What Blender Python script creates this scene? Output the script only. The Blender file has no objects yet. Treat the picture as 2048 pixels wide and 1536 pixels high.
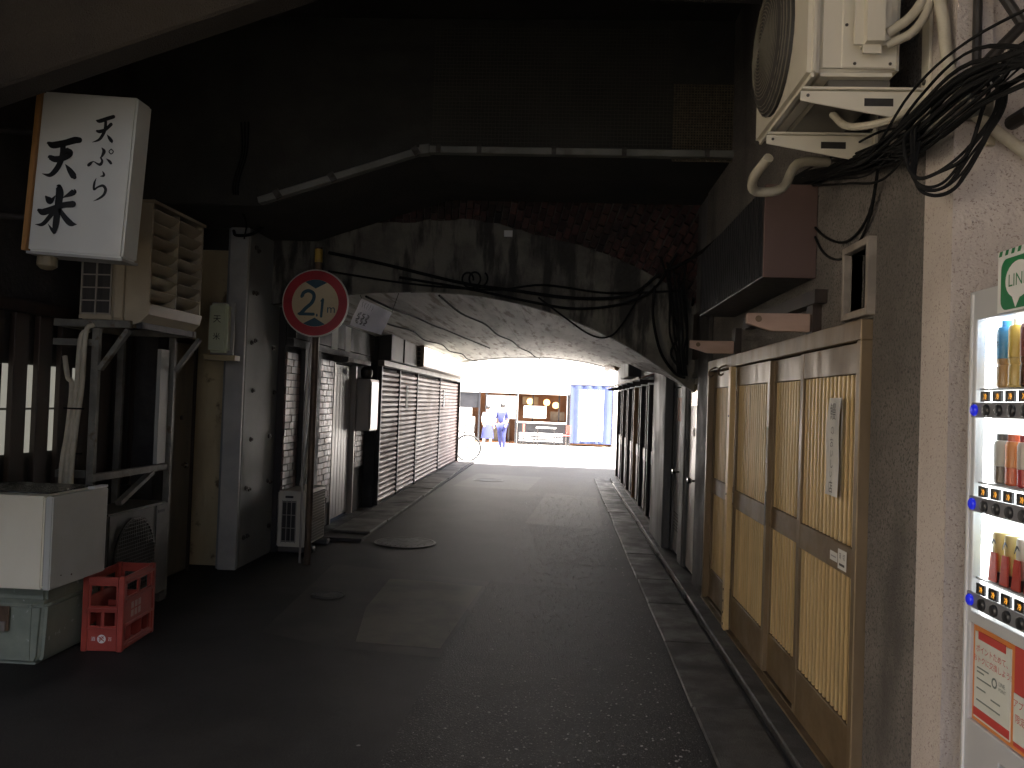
import bpy, bmesh, math, random
from mathutils import Vector, Matrix
random.seed(7)
R_ = math.radians
S = bpy.context.scene
C = S.collection
# ------------------------------------------------------------------ camera
def cam_axes(psi, p, r):
    fwd = Vector((-math.sin(psi)*math.cos(p), math.cos(psi)*math.cos(p), math.sin(p)))
    right = Vector((math.cos(psi), math.sin(psi), 0))
    up = right.cross(fwd)
    return fwd, right*math.cos(r)+up*math.sin(r), up*math.cos(r)-right*math.sin(r)
fw, rt, up = cam_axes(R_(3.442), R_(1.2), R_(2.0))
cd = bpy.data.cameras.new('camera'); cam = bpy.data.objects.new('camera', cd); C.objects.link(cam)
cam.matrix_world = Matrix(((rt.x, up.x, -fw.x, 0), (rt.y, up.y, -fw.y, 0), (rt.z, up.z, -fw.z, 1.6), (0, 0, 0, 1)))
cd.lens = 29.0; cd.sensor_width = 36; cd.clip_end = 500; cd.clip_start = 0.05
S.camera = cam
# ------------------------------------------------------------------ light
SUN_EL, SUN_AZ = R_(66), R_(146)          # azimuth from +Y towards +X
w = bpy.data.worlds.new('World'); S.world = w; w.use_nodes = True
nt = w.node_tree; sky = nt.nodes.new('ShaderNodeTexSky'); sky.sky_type = 'NISHITA'; sky.sun_disc = False
sky.sun_elevation = SUN_EL; sky.sun_rotation = SUN_AZ; sky.dust_density = 5.0; sky.ozone_density = .4; sky.air_density = .6
nt.links.new(sky.outputs[0], nt.nodes['Background'].inputs[0]); nt.nodes['Background'].inputs[1].default_value = 0.13
sd = bpy.data.lights.new('sun', 'SUN'); sd.energy = 4.6; sd.angle = R_(0.53); sd.color = (1, .95, .87)
so = bpy.data.objects.new('sun', sd); C.objects.link(so)
sv = Vector((math.sin(SUN_AZ)*math.cos(SUN_EL), math.cos(SUN_AZ)*math.cos(SUN_EL), math.sin(SUN_EL)))
so.rotation_euler = sv.to_track_quat('Z', 'Y').to_euler(); so.location = (0, 30, 20)
S.view_settings.view_transform = 'Standard'; S.view_settings.look = 'None'
S.view_settings.gamma = 1; S.view_settings.use_curve_mapping = False
S.view_settings.exposure = 3.55
S.render.engine = 'CYCLES'
cy = S.cycles; cy.max_bounces = 10; cy.diffuse_bounces = 6; cy.glossy_bounces = 4; cy.transparent_max_bounces = 8
cy.sample_clamp_indirect = 6; cy.use_denoising = True; cy.caustics_reflective = False; cy.caustics_refractive = False
# ------------------------------------------------------------------ lettering shapes (made first, while the scene is small)
TX = {}
def text_geo(s):
    if s not in TX:
        cu = bpy.data.curves.new('t', 'FONT'); cu.body = s; cu.size = 1; cu.align_x = 'CENTER'; cu.resolution_u = 3
        o = bpy.data.objects.new('t', cu); C.objects.link(o)
        dg = bpy.context.evaluated_depsgraph_get(); me = bpy.data.meshes.new_from_object(o.evaluated_get(dg))
        vs = [v.co.copy() for v in me.vertices]; fs = [tuple(p.vertices) for p in me.polygons]
        if vs:
            x0 = min(v.x for v in vs); x1 = max(v.x for v in vs); y0 = min(v.y for v in vs); y1 = max(v.y for v in vs)
            h = (y1-y0) or 1; cx = (x0+x1)/2; cy_ = (y0+y1)/2
            vs = [((v.x-cx)/h, (v.y-cy_)/h) for v in vs]
        TX[s] = (vs, fs)
        bpy.data.objects.remove(o); bpy.data.meshes.remove(me); bpy.data.curves.remove(cu)
    return TX[s]
for s_ in ['鰻', 'の', 'お', 'い', 'し', '店', 'm', 'LINE', '貸', '切', 'ポイントためて、', 'おトクに交換しよう!', 'LINE', 'POINT',
           '茶', 'い', '冷', '天', '米', '百', '酒', '禁煙', 'アプリ', '限定']: text_geo(s_)
# ------------------------------------------------------------------ mesh helpers
ORG = {}
def catmull(P, n=6):
    P = [Vector(p) for p in P]; out = []
    for i in range(len(P)-1):
        a = P[i-1] if i else P[0]*2-P[1]; b = P[i]; c = P[i+1]; d = P[i+2] if i+2 < len(P) else P[-1]*2-P[-2]
        for k in range(n):
            t = k/n
            out.append(.5*((2*b)+(c-a)*t+(2*a-5*b+4*c-d)*t*t+(3*b-a-3*c+d)*t**3))
    out.append(P[-1]); return out
class M:
    def __init__(s): s.v = []; s.f = []
    def add(s, vs, fs):
        n = len(s.v); s.v += [tuple(v) for v in vs]; s.f += [tuple(i+n for i in f) for f in fs]; return s
    def box(s, x0, x1, y0, y1, z0, z1):
        return s.add([(x0,y0,z0),(x1,y0,z0),(x1,y1,z0),(x0,y1,z0),(x0,y0,z1),(x1,y0,z1),(x1,y1,z1),(x0,y1,z1)],
                     [(0,3,2,1),(4,5,6,7),(0,1,5,4),(1,2,6,5),(2,3,7,6),(3,0,4,7)])
    def bar(s, a, b, w, h, upv=(0,0,1)):                  # box between two points
        a = Vector(a); b = Vector(b); d = (b-a).normalized(); u = Vector(upv)
        if abs(d.dot(u)) > .98: u = Vector((0,1,0))
        r = d.cross(u).normalized(); u = r.cross(d)
        vs = [p+r*w/2*i+u*h/2*j for p in (a, b) for i, j in ((-1,-1),(1,-1),(1,1),(-1,1))]
        return s.add(vs, [(0,1,2,3),(7,6,5,4),(0,4,5,1),(1,5,6,2),(2,6,7,3),(3,7,4,0)])
    def tube(s, P, r, n=8, smooth=0, cap=True):
        if smooth: P = catmull(P, smooth)
        P = [Vector(p) for p in P]; rs = r if isinstance(r, (list, tuple)) else [r]*len(P)
        t0 = (P[1]-P[0]).normalized(); u = t0.orthogonal().normalized(); vs = []; fs = []
        for i, p in enumerate(P):
            t = (P[min(i+1, len(P)-1)]-P[max(i-1, 0)])
            if t.length < 1e-9: t = t0
            t.normalize(); u = (u-t*u.dot(t))
            u = u.normalized() if u.length > 1e-6 else t.orthogonal().normalized()
            b = t.cross(u)
            for k in range(n):
                a = 2*math.pi*k/n; vs.append(p+(u*math.cos(a)+b*math.sin(a))*rs[i])
        for i in range(len(P)-1):
            for k in range(n):
                fs.append((i*n+k, i*n+(k+1) % n, (i+1)*n+(k+1) % n, (i+1)*n+k))
        if cap: fs += [tuple(range(n))[::-1], tuple((len(P)-1)*n+k for k in range(n))]
        return s.add(vs, fs)
    def cyl(s, a, b, r, n=20): return s.tube([a, b], r, n)
    def lathe(s, c, prof, n=20, ax='z'):                  # prof: (radius, height)
        vs = []; fs = []; c = Vector(c)
        for r, h in prof:
            for k in range(n):
                a = 2*math.pi*k/n; p = (r*math.cos(a), r*math.sin(a), h)
                if ax == 'y': p = (p[0], p[2], p[1])
                if ax == 'x': p = (p[2], p[0], p[1])
                vs.append(c+Vector(p))
        m = len(prof)
        for i in range(m-1):
            for k in range(n): fs.append((i*n+k, i*n+(k+1) % n, (i+1)*n+(k+1) % n, (i+1)*n+k))
        if prof[0][0] > 1e-5: fs.append(tuple(range(n))[::-1])
        if prof[-1][0] > 1e-5: fs.append(tuple((m-1)*n+k for k in range(n)))
        return s.add(vs, fs)
    def prism(s, poly, ax, a0, a1):                       # poly in the two other axes
        def mk(p, a): return (a, p[0], p[1]) if ax == 'x' else ((p[0], a, p[1]) if ax == 'y' else (p[0], p[1], a))
        n = len(poly); vs = [mk(p, a0) for p in poly]+[mk(p, a1) for p in poly]
        fs = [tuple(range(n)), tuple(range(2*n-1, n-1, -1))]+[(i, (i+1) % n, n+(i+1) % n, n+i) for i in range(n)]
        return s.add(vs, fs)
    def text(s, t, o, u, v, h):
        vs, fs = text_geo(t); o = Vector(o); u = Vector(u)*h; v = Vector(v)*h
        return s.add([o+u*a+v*b for a, b in vs], fs)
    def ribbon(s, pts, o, u, v, n=5, lift=(0,0,0)):       # (x, y, width) brush stroke in a plane
        o = Vector(o)+Vector(lift); u = Vector(u); v = Vector(v)
        P = catmull([(p[0], p[1], p[2]) for p in pts], n) if len(pts) > 2 else [Vector(p) for p in pts]
        L = []; Rr = []
        for i, p in enumerate(P):
            t = Vector((P[min(i+1, len(P)-1)].x-P[max(i-1, 0)].x, P[min(i+1, len(P)-1)].y-P[max(i-1, 0)].y))
            t = t.normalized() if t.length > 1e-9 else Vector((1, 0)); nn = Vector((-t.y, t.x)); ww = max(p.z, .001)/2
            L.append((p.x+nn.x*ww, p.y+nn.y*ww)); Rr.append((p.x-nn.x*ww, p.y-nn.y*ww))
        def capp(p, d):
            a0 = math.atan2(d.y, d.x); return [(p.x+math.cos(a0+k)*p.z/2, p.y+math.sin(a0+k)*p.z/2) for k in (-1.0, -.5, 0, .5, 1.0)]
        vs = []; fs = []
        for a, b in zip(L, Rr): vs += [a, b]
        for i in range(len(P)-1): fs.append((2*i, 2*i+1, 2*i+3, 2*i+2))
        d0 = Vector((P[0].x-P[1].x, P[0].y-P[1].y)); d1 = Vector((P[-1].x-P[-2].x, P[-1].y-P[-2].y))
        k = len(vs); vs += capp(P[0], d0); fs.append((0,)+tuple(range(k+4, k-1, -1))+(1,))
        k = len(vs); vs += capp(P[-1], d1); m = 2*(len(P)-1); fs.append((m+1,)+tuple(range(k, k+5))[::1]+(m,))
        return s.add([o+u*a+v*b for a, b in vs], fs)
    def build(s, name, mat, parent=None, bevel=0, smooth=False, seg=1, flat=False):
        o = mk(name, None, parent)
        off = ORG.get(parent.name, Vector()) if parent else Vector()
        me = bpy.data.meshes.new(name); me.from_pydata([Vector(v)-off for v in s.v], [], s.f); me.update()
        bm = bmesh.new(); bm.from_mesh(me)
        if not flat: bmesh.ops.recalc_face_normals(bm, faces=bm.faces)
        if bevel:
            es = [e for e in bm.edges if e.is_manifold and e.calc_face_angle(0) > .6]
            bmesh.ops.bevel(bm, geom=es, offset=bevel, segments=seg, affect='EDGES', clamp_overlap=True)
        bm.to_mesh(me); bm.free()
        if smooth:
            me.shade_smooth(); me.set_sharp_from_angle(angle=R_(40))
        me.materials.append(mat)
        bpy.data.objects.remove(o); o = bpy.data.objects.new(name, me); C.objects.link(o)
        o.parent = parent; ORG[o.name] = off
        return o
def mk(name, data, parent):
    o = bpy.data.objects.new(name, data); C.objects.link(o); o.parent = parent; return o
def thing(name, loc, label, cat, group=None):
    o = bpy.data.objects.new(name, None); C.objects.link(o); o.location = loc; o.empty_display_size = .05
    ORG[o.name] = Vector(loc); return tag(o, label, cat, group)
def tag(o, label, cat, group=None):
    o['label'] = label; o['category'] = cat
    if group: o['group'] = group
    return o
def struct(o): o['kind'] = 'structure'; return o
def piece(name, me, parent, loc, rot=None):               # alike pieces sharing one mesh
    o = bpy.data.objects.new(name, me); C.objects.link(o); o.parent = parent
    o.location = Vector(loc)-ORG.get(parent.name, Vector()); ORG[o.name] = ORG.get(parent.name, Vector())
    if rot is not None: o.rotation_euler = rot
    return o
def meshof(m, mat, bevel=0, seg=1, smooth=False):
    o = m.build('tmp', mat, None, bevel, smooth, seg); me = o.data; bpy.data.objects.remove(o); return me
def holed(m, ax, p0, p1, u0, u1, v0, v1, holes):          # wall slab p0..p1 along ax, with rectangular holes
    us = sorted({u0, u1, *[h[0] for h in holes], *[h[1] for h in holes]}); vs_ = sorted({v0, v1, *[h[2] for h in holes], *[h[3] for h in holes]})
    nu, nv = len(us)-1, len(vs_)-1
    def solid(i, j):
        if not (0 <= i < nu and 0 <= j < nv): return False
        a = (us[i]+us[i+1])/2; b = (vs_[j]+vs_[j+1])/2
        return not any(h[0] < a < h[1] and h[2] < b < h[3] for h in holes)
    def pt(p, u, v): return (p, u, v) if ax == 'x' else (u, p, v)
    idx = {}; V = []; Fs = []
    def vi(p, i, j):
        k = (p, i, j)
        if k not in idx: idx[k] = len(V); V.append(pt(p, us[i], vs_[j]))
        return idx[k]
    for i in range(nu):
        for j in range(nv):
            if not solid(i, j): continue
            for p in (p0, p1): Fs.append((vi(p,i,j), vi(p,i+1,j), vi(p,i+1,j+1), vi(p,i,j+1)))
            for di, dj, a, b in ((-1,0,(i,j),(i,j+1)), (1,0,(i+1,j),(i+1,j+1)), (0,-1,(i,j),(i+1,j)), (0,1,(i,j+1),(i+1,j+1))):
                if not solid(i+di, j+dj): Fs.append((vi(p0,*a), vi(p0,*b), vi(p1,*b), vi(p1,*a)))
    return m.add(V, Fs)
# ------------------------------------------------------------------ materials
def mat(name, c, c2=None, ns=3., lo=.38, hi=.62, vec=(1,1,1), rough=.7, r2=None, metal=0., bump=0., bs=60., bd=.01, rnd=0.,
        c3=None, ns3=2., vec3=(1,1,1), lo3=.5, hi3=.65, emit=None, es=0., spec=.5, alpha=1., det=6., speck=None, ss=220., sp=(.62,.7), coat=0.):
    m = bpy.data.materials.new(name); m.use_nodes = True; n = m.node_tree.nodes; l = m.node_tree.links
    b = n['Principled BSDF']; b.inputs['Metallic'].default_value = metal; b.inputs['Roughness'].default_value = rough
    b.inputs['Specular IOR Level'].default_value = spec; b.inputs['Alpha'].default_value = alpha; b.inputs['Coat Weight'].default_value = coat
    g = n.new('ShaderNodeNewGeometry')
    def noise(scale, v, d=det):
        mp = n.new('ShaderNodeMapping'); mp.inputs['Scale'].default_value = v; l.new(g.outputs['Position'], mp.inputs[0])
        t = n.new('ShaderNodeTexNoise'); t.inputs['Scale'].default_value = scale; t.inputs['Detail'].default_value = d; t.inputs['Roughness'].default_value = .6
        l.new(mp.outputs[0], t.inputs[0]); return t.outputs[0]
    def rng(s, a, z, o0=0., o1=1.):
        r = n.new('ShaderNodeMapRange'); r.interpolation_type = 'SMOOTHSTEP'; l.new(s, r.inputs[0])
        for k, x in enumerate((a, z, o0, o1)): r.inputs[k+1].default_value = x
        return r.outputs[0]
    def mix(f, a, z):
        x = n.new('ShaderNodeMix'); x.data_type = 'RGBA'; l.new(f, x.inputs[0])
        for k, q in ((6, a), (7, z)):
            if isinstance(q, tuple): x.inputs[k].default_value = (*q, 1)
            else: l.new(q, x.inputs[k])
        return x.outputs[2]
    col = c
    f1 = None
    if c2 is not None:
        f1 = rng(noise(ns, vec), lo, hi); col = mix(f1, c, c2)
    if c3 is not None: col = mix(rng(noise(ns3, vec3), lo3, hi3), col, c3)
    if speck is not None: col = mix(rng(noise(ss, (1,1,1), 1.), *sp), col, speck)
    if rnd:
        oi = n.new('ShaderNodeObjectInfo'); h = n.new('ShaderNodeHueSaturation'); l.new(rng(oi.outputs['Random'], 0, 1, 1-rnd, 1+rnd), h.inputs['Value'])
        if isinstance(col, tuple): h.inputs['Color'].default_value = (*col, 1)
        else: l.new(col, h.inputs['Color'])
        col = h.outputs[0]
    if isinstance(col, tuple): b.inputs['Base Color'].default_value = (*col, 1)
    else: l.new(col, b.inputs['Base Color'])
    if r2 is not None: l.new(rng(noise(ns*1.7, vec), .35, .65, rough, r2), b.inputs['Roughness'])
    if bump:
        bn = n.new('ShaderNodeBump'); bn.inputs['Strength'].default_value = bump; bn.inputs['Distance'].default_value = bd
        l.new(noise(bs, (1,1,1), 3.), bn.inputs['Height']); l.new(bn.outputs[0], b.inputs['Normal'])
    if emit: b.inputs['Emission Color'].default_value = (*emit, 1); b.inputs['Emission Strength'].default_value = es
    return m
def glassmat(name, tint=(1,1,1), fac=.08, rough=.02):
    m = bpy.data.materials.new(name); m.use_nodes = True; n = m.node_tree.nodes; l = m.node_tree.links; n.clear()
    t = n.new('ShaderNodeBsdfTransparent'); t.inputs[0].default_value = (*tint, 1); gl = n.new('ShaderNodeBsdfGlossy'); gl.inputs['Roughness'].default_value = rough
    fr = n.new('ShaderNodeFresnel'); fr.inputs[0].default_value = 1.35; x = n.new('ShaderNodeMixShader'); o = n.new('ShaderNodeOutputMaterial')
    l.new(fr.outputs[0], x.inputs[0]); l.new(t.outputs[0], x.inputs[1]); l.new(gl.outputs[0], x.inputs[2]); l.new(x.outputs[0], o.inputs[0]); return m
K = {}
K['asphalt'] = mat('asphalt', (.020,.019,.0175), (.031,.0295,.027), ns=1.3, rough=.62, spec=.18, bump=.6, bs=190, bd=.006, speck=(.09,.087,.08), ss=210, sp=(.60,.70))
K['asphalt_patch'] = mat('asphalt patch', (.052,.049,.041), (.037,.035,.031), ns=2.2, rough=.6, spec=.18, bump=.5, bs=200, bd=.005)
K['asphalt_worn'] = mat('worn asphalt', (.0185,.0175,.016), (.029,.0275,.025), ns=2.5, rough=.62, spec=.18, bump=.8, bs=110, bd=.010, speck=(.15,.145,.13), ss=95, sp=(.64,.70))
K['concrete_ground'] = mat('pavement concrete', (.16,.15,.135), (.10,.095,.085), ns=2.5, rough=.55, spec=.18, r2=.85, bump=.5, bs=90, rnd=.15, c3=(.05,.047,.042), ns3=1.6, lo3=.52, hi3=.7)
K['kerb'] = mat('dark kerb concrete', (.055,.052,.047), (.034,.032,.029), ns=2.2, rough=.5, r2=.8, bump=.5, bs=110, rnd=.18, c3=(.10,.095,.085), ns3=3.1, lo3=.62, hi3=.72)
K['paving'] = mat('street paving', (.50,.49,.47), (.42,.41,.39), ns=1.2, rough=.8, bump=.3, bs=60)
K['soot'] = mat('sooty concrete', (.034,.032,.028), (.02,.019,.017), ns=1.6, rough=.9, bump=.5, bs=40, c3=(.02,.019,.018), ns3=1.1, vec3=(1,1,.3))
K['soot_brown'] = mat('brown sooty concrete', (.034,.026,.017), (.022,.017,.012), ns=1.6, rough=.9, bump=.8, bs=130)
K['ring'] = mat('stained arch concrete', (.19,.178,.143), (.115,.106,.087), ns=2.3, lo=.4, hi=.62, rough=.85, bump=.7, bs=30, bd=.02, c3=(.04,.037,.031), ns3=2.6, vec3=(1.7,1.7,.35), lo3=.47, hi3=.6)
K['vault'] = mat('weathered vault concrete', (.58,.555,.51), (.42,.40,.365), ns=1.6, vec=(3,.35,1), rough=.8, bump=.8, bs=25, bd=.02, c3=(.20,.165,.135), ns3=4.0, vec3=(2.6,.25,2.6), lo3=.5, hi3=.68)
K['mortar'] = mat('mortar', (.15,.135,.115), (.06,.054,.048), ns=6, rough=.95, bump=.4)
K['brick'] = mat('red brick', (.075,.03,.024), (.045,.022,.018), ns=14, rough=.9, bump=.5, bs=90, rnd=.5, c3=(.03,.022,.018), ns3=1.2, lo3=.45, hi3=.6)
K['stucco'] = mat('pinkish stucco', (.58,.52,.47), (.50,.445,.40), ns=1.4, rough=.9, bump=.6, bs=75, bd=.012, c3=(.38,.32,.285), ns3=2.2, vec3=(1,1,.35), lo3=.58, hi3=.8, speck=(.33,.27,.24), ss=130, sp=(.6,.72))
K['stucco_grimy_shade'] = mat('grimy shaded stucco', (.21,.188,.165), (.145,.13,.115), ns=1.4, rough=.9, bump=1., bs=75, bd=.02, c3=(.07,.064,.056), ns3=1.5, vec3=(1,1,.4), lo3=.48, hi3=.72, speck=(.095,.086,.077), ss=85, sp=(.52,.68))  # same stucco darkened for the shaded alley face, with real grime over it
K['wall_dark'] = mat('dark painted wall', (.055,.05,.044), (.035,.032,.03), ns=2, rough=.6, r2=.85, bump=.3, bs=40)
K['wall_grey'] = mat('grey painted wall', (.14,.137,.13), (.09,.087,.082), ns=2, vec=(1,1,.4), rough=.5, r2=.75, bump=.25, bs=50)
K['wood_dark'] = mat('dark wood', (.035,.022,.015), (.02,.013,.009), ns=8, vec=(1,1,.12), rough=.55)
K['door_brown'] = mat('brown painted door', (.20,.165,.11), (.14,.115,.08), ns=4, vec=(1,1,.2), rough=.5)
K['gold_rail'] = mat('bronze door frame', (.23,.165,.095), (.18,.13,.075), ns=4, vec=(1,1,.25), rough=.38, r2=.55, metal=.35)
K['gold_panel'] = mat('bronze door panel', (.19,.13,.065), (.15,.10,.05), ns=3, rough=.4, r2=.6, metal=.25)
K['slat_gold'] = mat('pale gold slat', (.64,.47,.23), (.55,.39,.18), ns=7, vec=(1,1,.2), rough=.45, metal=.15, rnd=.12)
K['slat_back'] = mat('door backing', (.07,.047,.025), (.05,.034,.019), ns=4, rough=.5)
K['steel'] = mat('brushed steel door', (.42,.38,.33), (.33,.30,.26), ns=3, vec=(1,1,.3), rough=.3, r2=.5, metal=.3)
K['steel_door'] = mat('aluminium door', (.44,.43,.42), (.32,.31,.30), ns=4, vec=(1,6,.15), rough=.35, r2=.5, metal=.35)
K['shutter'] = mat('shutter slat', (.20,.128,.106), (.15,.098,.082), ns=1.0, rough=.45, r2=.6, metal=.1, rnd=.1, c3=(.17,.09,.065), ns3=.7, lo3=.55, hi3=.7)
K['iron'] = mat('dark iron', (.028,.026,.025), (.045,.04,.036), ns=9, rough=.5, metal=.4)
K['clad'] = mat('grey steel cladding', (.25,.255,.235), (.21,.215,.20), ns=1.2, rough=.55, r2=.7, bump=.15, bs=40, c3=(.06,.055,.05), ns3=2.4, vec3=(1,1,.25), lo3=.62, hi3=.72)
K['clad_edge'] = mat('pale grey paint', (.42,.415,.38), (.34,.335,.31), ns=2, rough=.5)
K['bolt'] = mat('bolt steel', (.10,.095,.085), (.055,.045,.035), ns=20, rough=.45, metal=.6)
K['rack'] = mat('galvanised rack', (.20,.195,.165), (.14,.135,.115), ns=7, rough=.55, r2=.7, metal=.3, bump=.2, bs=80, c3=(.12,.085,.05), ns3=9, lo3=.6, hi3=.7)
K['cream'] = mat('cream casing', (.46,.40,.285), (.40,.34,.24), ns=2.5, rough=.5, c3=(.2,.16,.10), ns3=3, vec3=(1,1,.3), lo3=.62, hi3=.75)
K['cream_light'] = mat('light cream casing', (.66,.62,.51), (.60,.56,.455), ns=2, rough=.42, c3=(.36,.32,.24), ns3=3, vec3=(1,1,.3), lo3=.64, hi3=.78)
K['grille'] = mat('grille wire', (.35,.32,.26), rough=.5)
K['fin'] = mat('fins', (.045,.04,.035), (.03,.027,.024), ns=40, vec=(1,1,.05), rough=.6)
K['lightbox'] = mat('acrylic sign face', (.70,.71,.66), (.66,.67,.62), ns=1.2, rough=.3, spec=.4)
K['smallbox'] = mat('greenish acrylic', (.62,.66,.47), rough=.35)
K['wood_orange'] = mat('orange wood edge', (.36,.18,.055), (.27,.13,.04), ns=6, vec=(1,1,.15), rough=.5)
K['ink'] = mat('black ink', (.006,.006,.006), rough=.45)
K['fridge'] = mat('cream enamel', (.80,.76,.60), (.75,.70,.54), ns=2, vec=(1,1,.4), rough=.35, c3=(.45,.37,.22), ns3=5, vec3=(2.2,2.2,.14), lo3=.66, hi3=.78)
K['fridge_door'] = mat('grey white enamel', (.50,.50,.45), (.45,.45,.40), ns=2, rough=.35)
K['green'] = mat('grey green plastic', (.24,.27,.21), (.19,.215,.17), ns=4, rough=.6, c3=(.38,.41,.36), ns3=22, lo3=.63, hi3=.68)
K['red'] = mat('red crate plastic', (.38,.062,.042), (.31,.048,.034), ns=5, rough=.4, c3=(.24,.05,.035), ns3=6, lo3=.6, hi3=.75)
K['print_white'] = mat('white print', (.75,.70,.66), rough=.6)
K['sign_red'] = mat('sign red', (.42,.022,.030), (.35,.018,.024), ns=6, rough=.42)
K['sign_cream'] = mat('faded sign field', (.62,.52,.33), (.56,.45,.27), ns=3, rough=.45, c3=(.25,.13,.06), ns3=26, lo3=.66, hi3=.7)
K['sign_blue'] = mat('sign blue', (.018,.065,.09), (.025,.08,.105), ns=6, rough=.45)
K['sign_rim'] = mat('sign rim', (.60,.56,.48), rough=.4, metal=.2)
K['rust'] = mat('rusty pole', (.085,.055,.038), (.15,.10,.06), ns=9, vec=(1,1,.5), rough=.5, r2=.7, metal=.35)
K['yellow'] = mat('yellow label', (.52,.33,.05), (.4,.25,.05), ns=12, rough=.5)
K['foil'] = mat('shiny plastic sheet', (.78,.77,.78), (.62,.61,.63), ns=4, rough=.10, r2=.25, metal=.15)
def translucent(name, c, c2):
    m = mat(name, c, c2, ns=4, rough=.12, r2=.3); n = m.node_tree.nodes; l = m.node_tree.links
    t = n.new('ShaderNodeBsdfTranslucent'); t.inputs[0].default_value = (*c, 1); x = n.new('ShaderNodeMixShader'); x.inputs[0].default_value = .5
    l.new(n['Principled BSDF'].outputs[0], x.inputs[1]); l.new(t.outputs[0], x.inputs[2]); l.new(x.outputs[0], n['Material Output'].inputs[0]); return m
K['foil'] = translucent('shiny plastic film', (.85,.84,.86), (.7,.69,.72))
K['paper'] = mat('paper', (.72,.71,.68), (.64,.63,.60), ns=3, rough=.75)
K['tile'] = mat('wall tile', (.24,.145,.125), (.17,.105,.09), ns=2, rough=.3, r2=.5, rnd=.5)
K['grout'] = mat('dark grout', (.05,.045,.042), rough=.85)
K['asphalt_tan'] = mat('tan asphalt patch', (.15,.138,.108), (.10,.093,.075), ns=2.2, rough=.65, spec=.18, bump=.5, bs=200, bd=.005)
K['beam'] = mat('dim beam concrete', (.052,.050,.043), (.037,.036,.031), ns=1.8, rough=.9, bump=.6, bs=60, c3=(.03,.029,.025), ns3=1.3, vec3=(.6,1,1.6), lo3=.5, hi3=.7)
K['glass'] = mat('dark glass', (.02,.022,.024), rough=.06, spec=.8)
K['glass_pale'] = mat('frosted glass', (.40,.41,.42), (.3,.31,.32), ns=1.5, rough=.12, spec=.7)
K['white_panel'] = mat('white panel', (.62,.62,.61), (.5,.5,.49), ns=1.2, rough=.3)
K['cable'] = mat('black cable', (.010,.010,.010), (.016,.016,.016), ns=8, rough=.85, spec=.12)
K['pipe'] = mat('taped pipe', (.50,.46,.36), (.42,.38,.29), ns=10, rough=.6, bump=.3, bs=60)
K['gutter'] = mat('grey gutter', (.22,.22,.195), (.15,.15,.13), ns=3, rough=.55, c3=(.12,.11,.09), ns3=5, lo3=.55, hi3=.7)
K['net'] = mat('brown netting', (.15,.125,.08), (.10,.08,.055), ns=30, rough=.9)
K['hood'] = mat('black hood metal', (.022,.022,.023), (.033,.032,.032), ns=12, vec=(1,8,.08), rough=.45, r2=.6, metal=.3)
K['hood_pink'] = mat('dull pink paint', (.125,.076,.065), (.10,.062,.053), ns=2, rough=.6)
K['wood_pink'] = mat('pale pink timber', (.42,.29,.23), (.34,.23,.18), ns=8, vec=(.2,1,1), rough=.65)
K['yellow_wall'] = mat('stained yellow plaster', (.50,.41,.24), (.41,.33,.19), ns=2, vec=(1,1,.3), rough=.8, bump=.3, c3=(.15,.11,.06), ns3=5, lo3=.57, hi3=.68)
K['manhole'] = mat('manhole iron', (.04,.038,.035), (.028,.026,.024), ns=9, rough=.55, r2=.7, metal=.1, bump=.8, bs=70)
K['manhole_rim'] = mat('manhole rim', (.075,.07,.062), (.05,.047,.042), ns=9, rough=.5)
K['vend'] = mat('vending casing', (.50,.51,.52), (.47,.48,.49), ns=1, rough=.35)
K['vend_dark'] = mat('vending button panel', (.20,.205,.22), rough=.4)
K['vend_white'] = mat('lit vending back', (.9,.9,.9), rough=.6, emit=(.93,.98,1), es=.38)
K['button'] = mat('dark button', (.02,.021,.023), (.035,.035,.036), ns=60, rough=.35)
K['blue_led'] = mat('lit blue button', (.02,.03,.5), rough=.2, emit=(.02,.03,1), es=.03)
K['amber'] = mat('lit amber digits', (.5,.2,.02), emit=(1,.42,.04), es=.16)
K['tube_light'] = mat('lit tube', (.9,.9,.9), emit=(.95,.98,1), es=1.3)
K['vglass'] = glassmat('vending glass')
K['white'] = mat('white plastic', (.78,.78,.76), rough=.4)
K['line_green'] = mat('green print', (.02,.20,.07), rough=.45)
K['poster_red'] = mat('poster red', (.50,.06,.05), rough=.5)
K['poster_orange'] = mat('poster orange', (.60,.22,.06), rough=.5)
K['poster_pale'] = mat('poster pale', (.66,.68,.62), (.60,.62,.56), ns=6, rough=.4)
K['chrome'] = mat('chrome', (.6,.6,.6), rough=.12, metal=1)
K['facade'] = mat('pale facade', (.62,.61,.59), (.55,.54,.52), ns=.6, rough=.8, bump=.2)
K['facade_warm'] = mat('warm cream facade', (.66,.58,.45), (.58,.50,.38), ns=.6, rough=.8)
K['facade_dark'] = mat('dark shop panel', (.012,.012,.015), (.008,.008,.01), ns=2, rough=.4)
K['orange_int'] = mat('warm wood interior', (.20,.085,.03), (.13,.055,.02), ns=1.2, rough=.6)
K['lamp_warm'] = mat('lit warm lamp', (.9,.6,.3), emit=(1,.5,.16), es=.6)
K['banner_blue'] = mat('blue cloth', (.03,.042,.11), (.036,.05,.12), ns=2, rough=.85)
K['banner_white'] = mat('white cloth', (.8,.8,.8), rough=.85)
K['red_cloth'] = mat('red plastic', (.5,.06,.04), rough=.5)
K['sign_lit'] = mat('lit sign acrylic', (.8,.77,.68), emit=(1,.93,.80), es=.5)
K['navy'] = mat('navy cloth', (.02,.025,.11), rough=.85)
K['white_cloth'] = mat('white shirt', (.72,.72,.73), rough=.85)
K['skin'] = mat('skin', (.5,.30,.21), rough=.55)
K['hair'] = mat('black hair', (.012,.010,.009), rough=.5)
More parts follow.
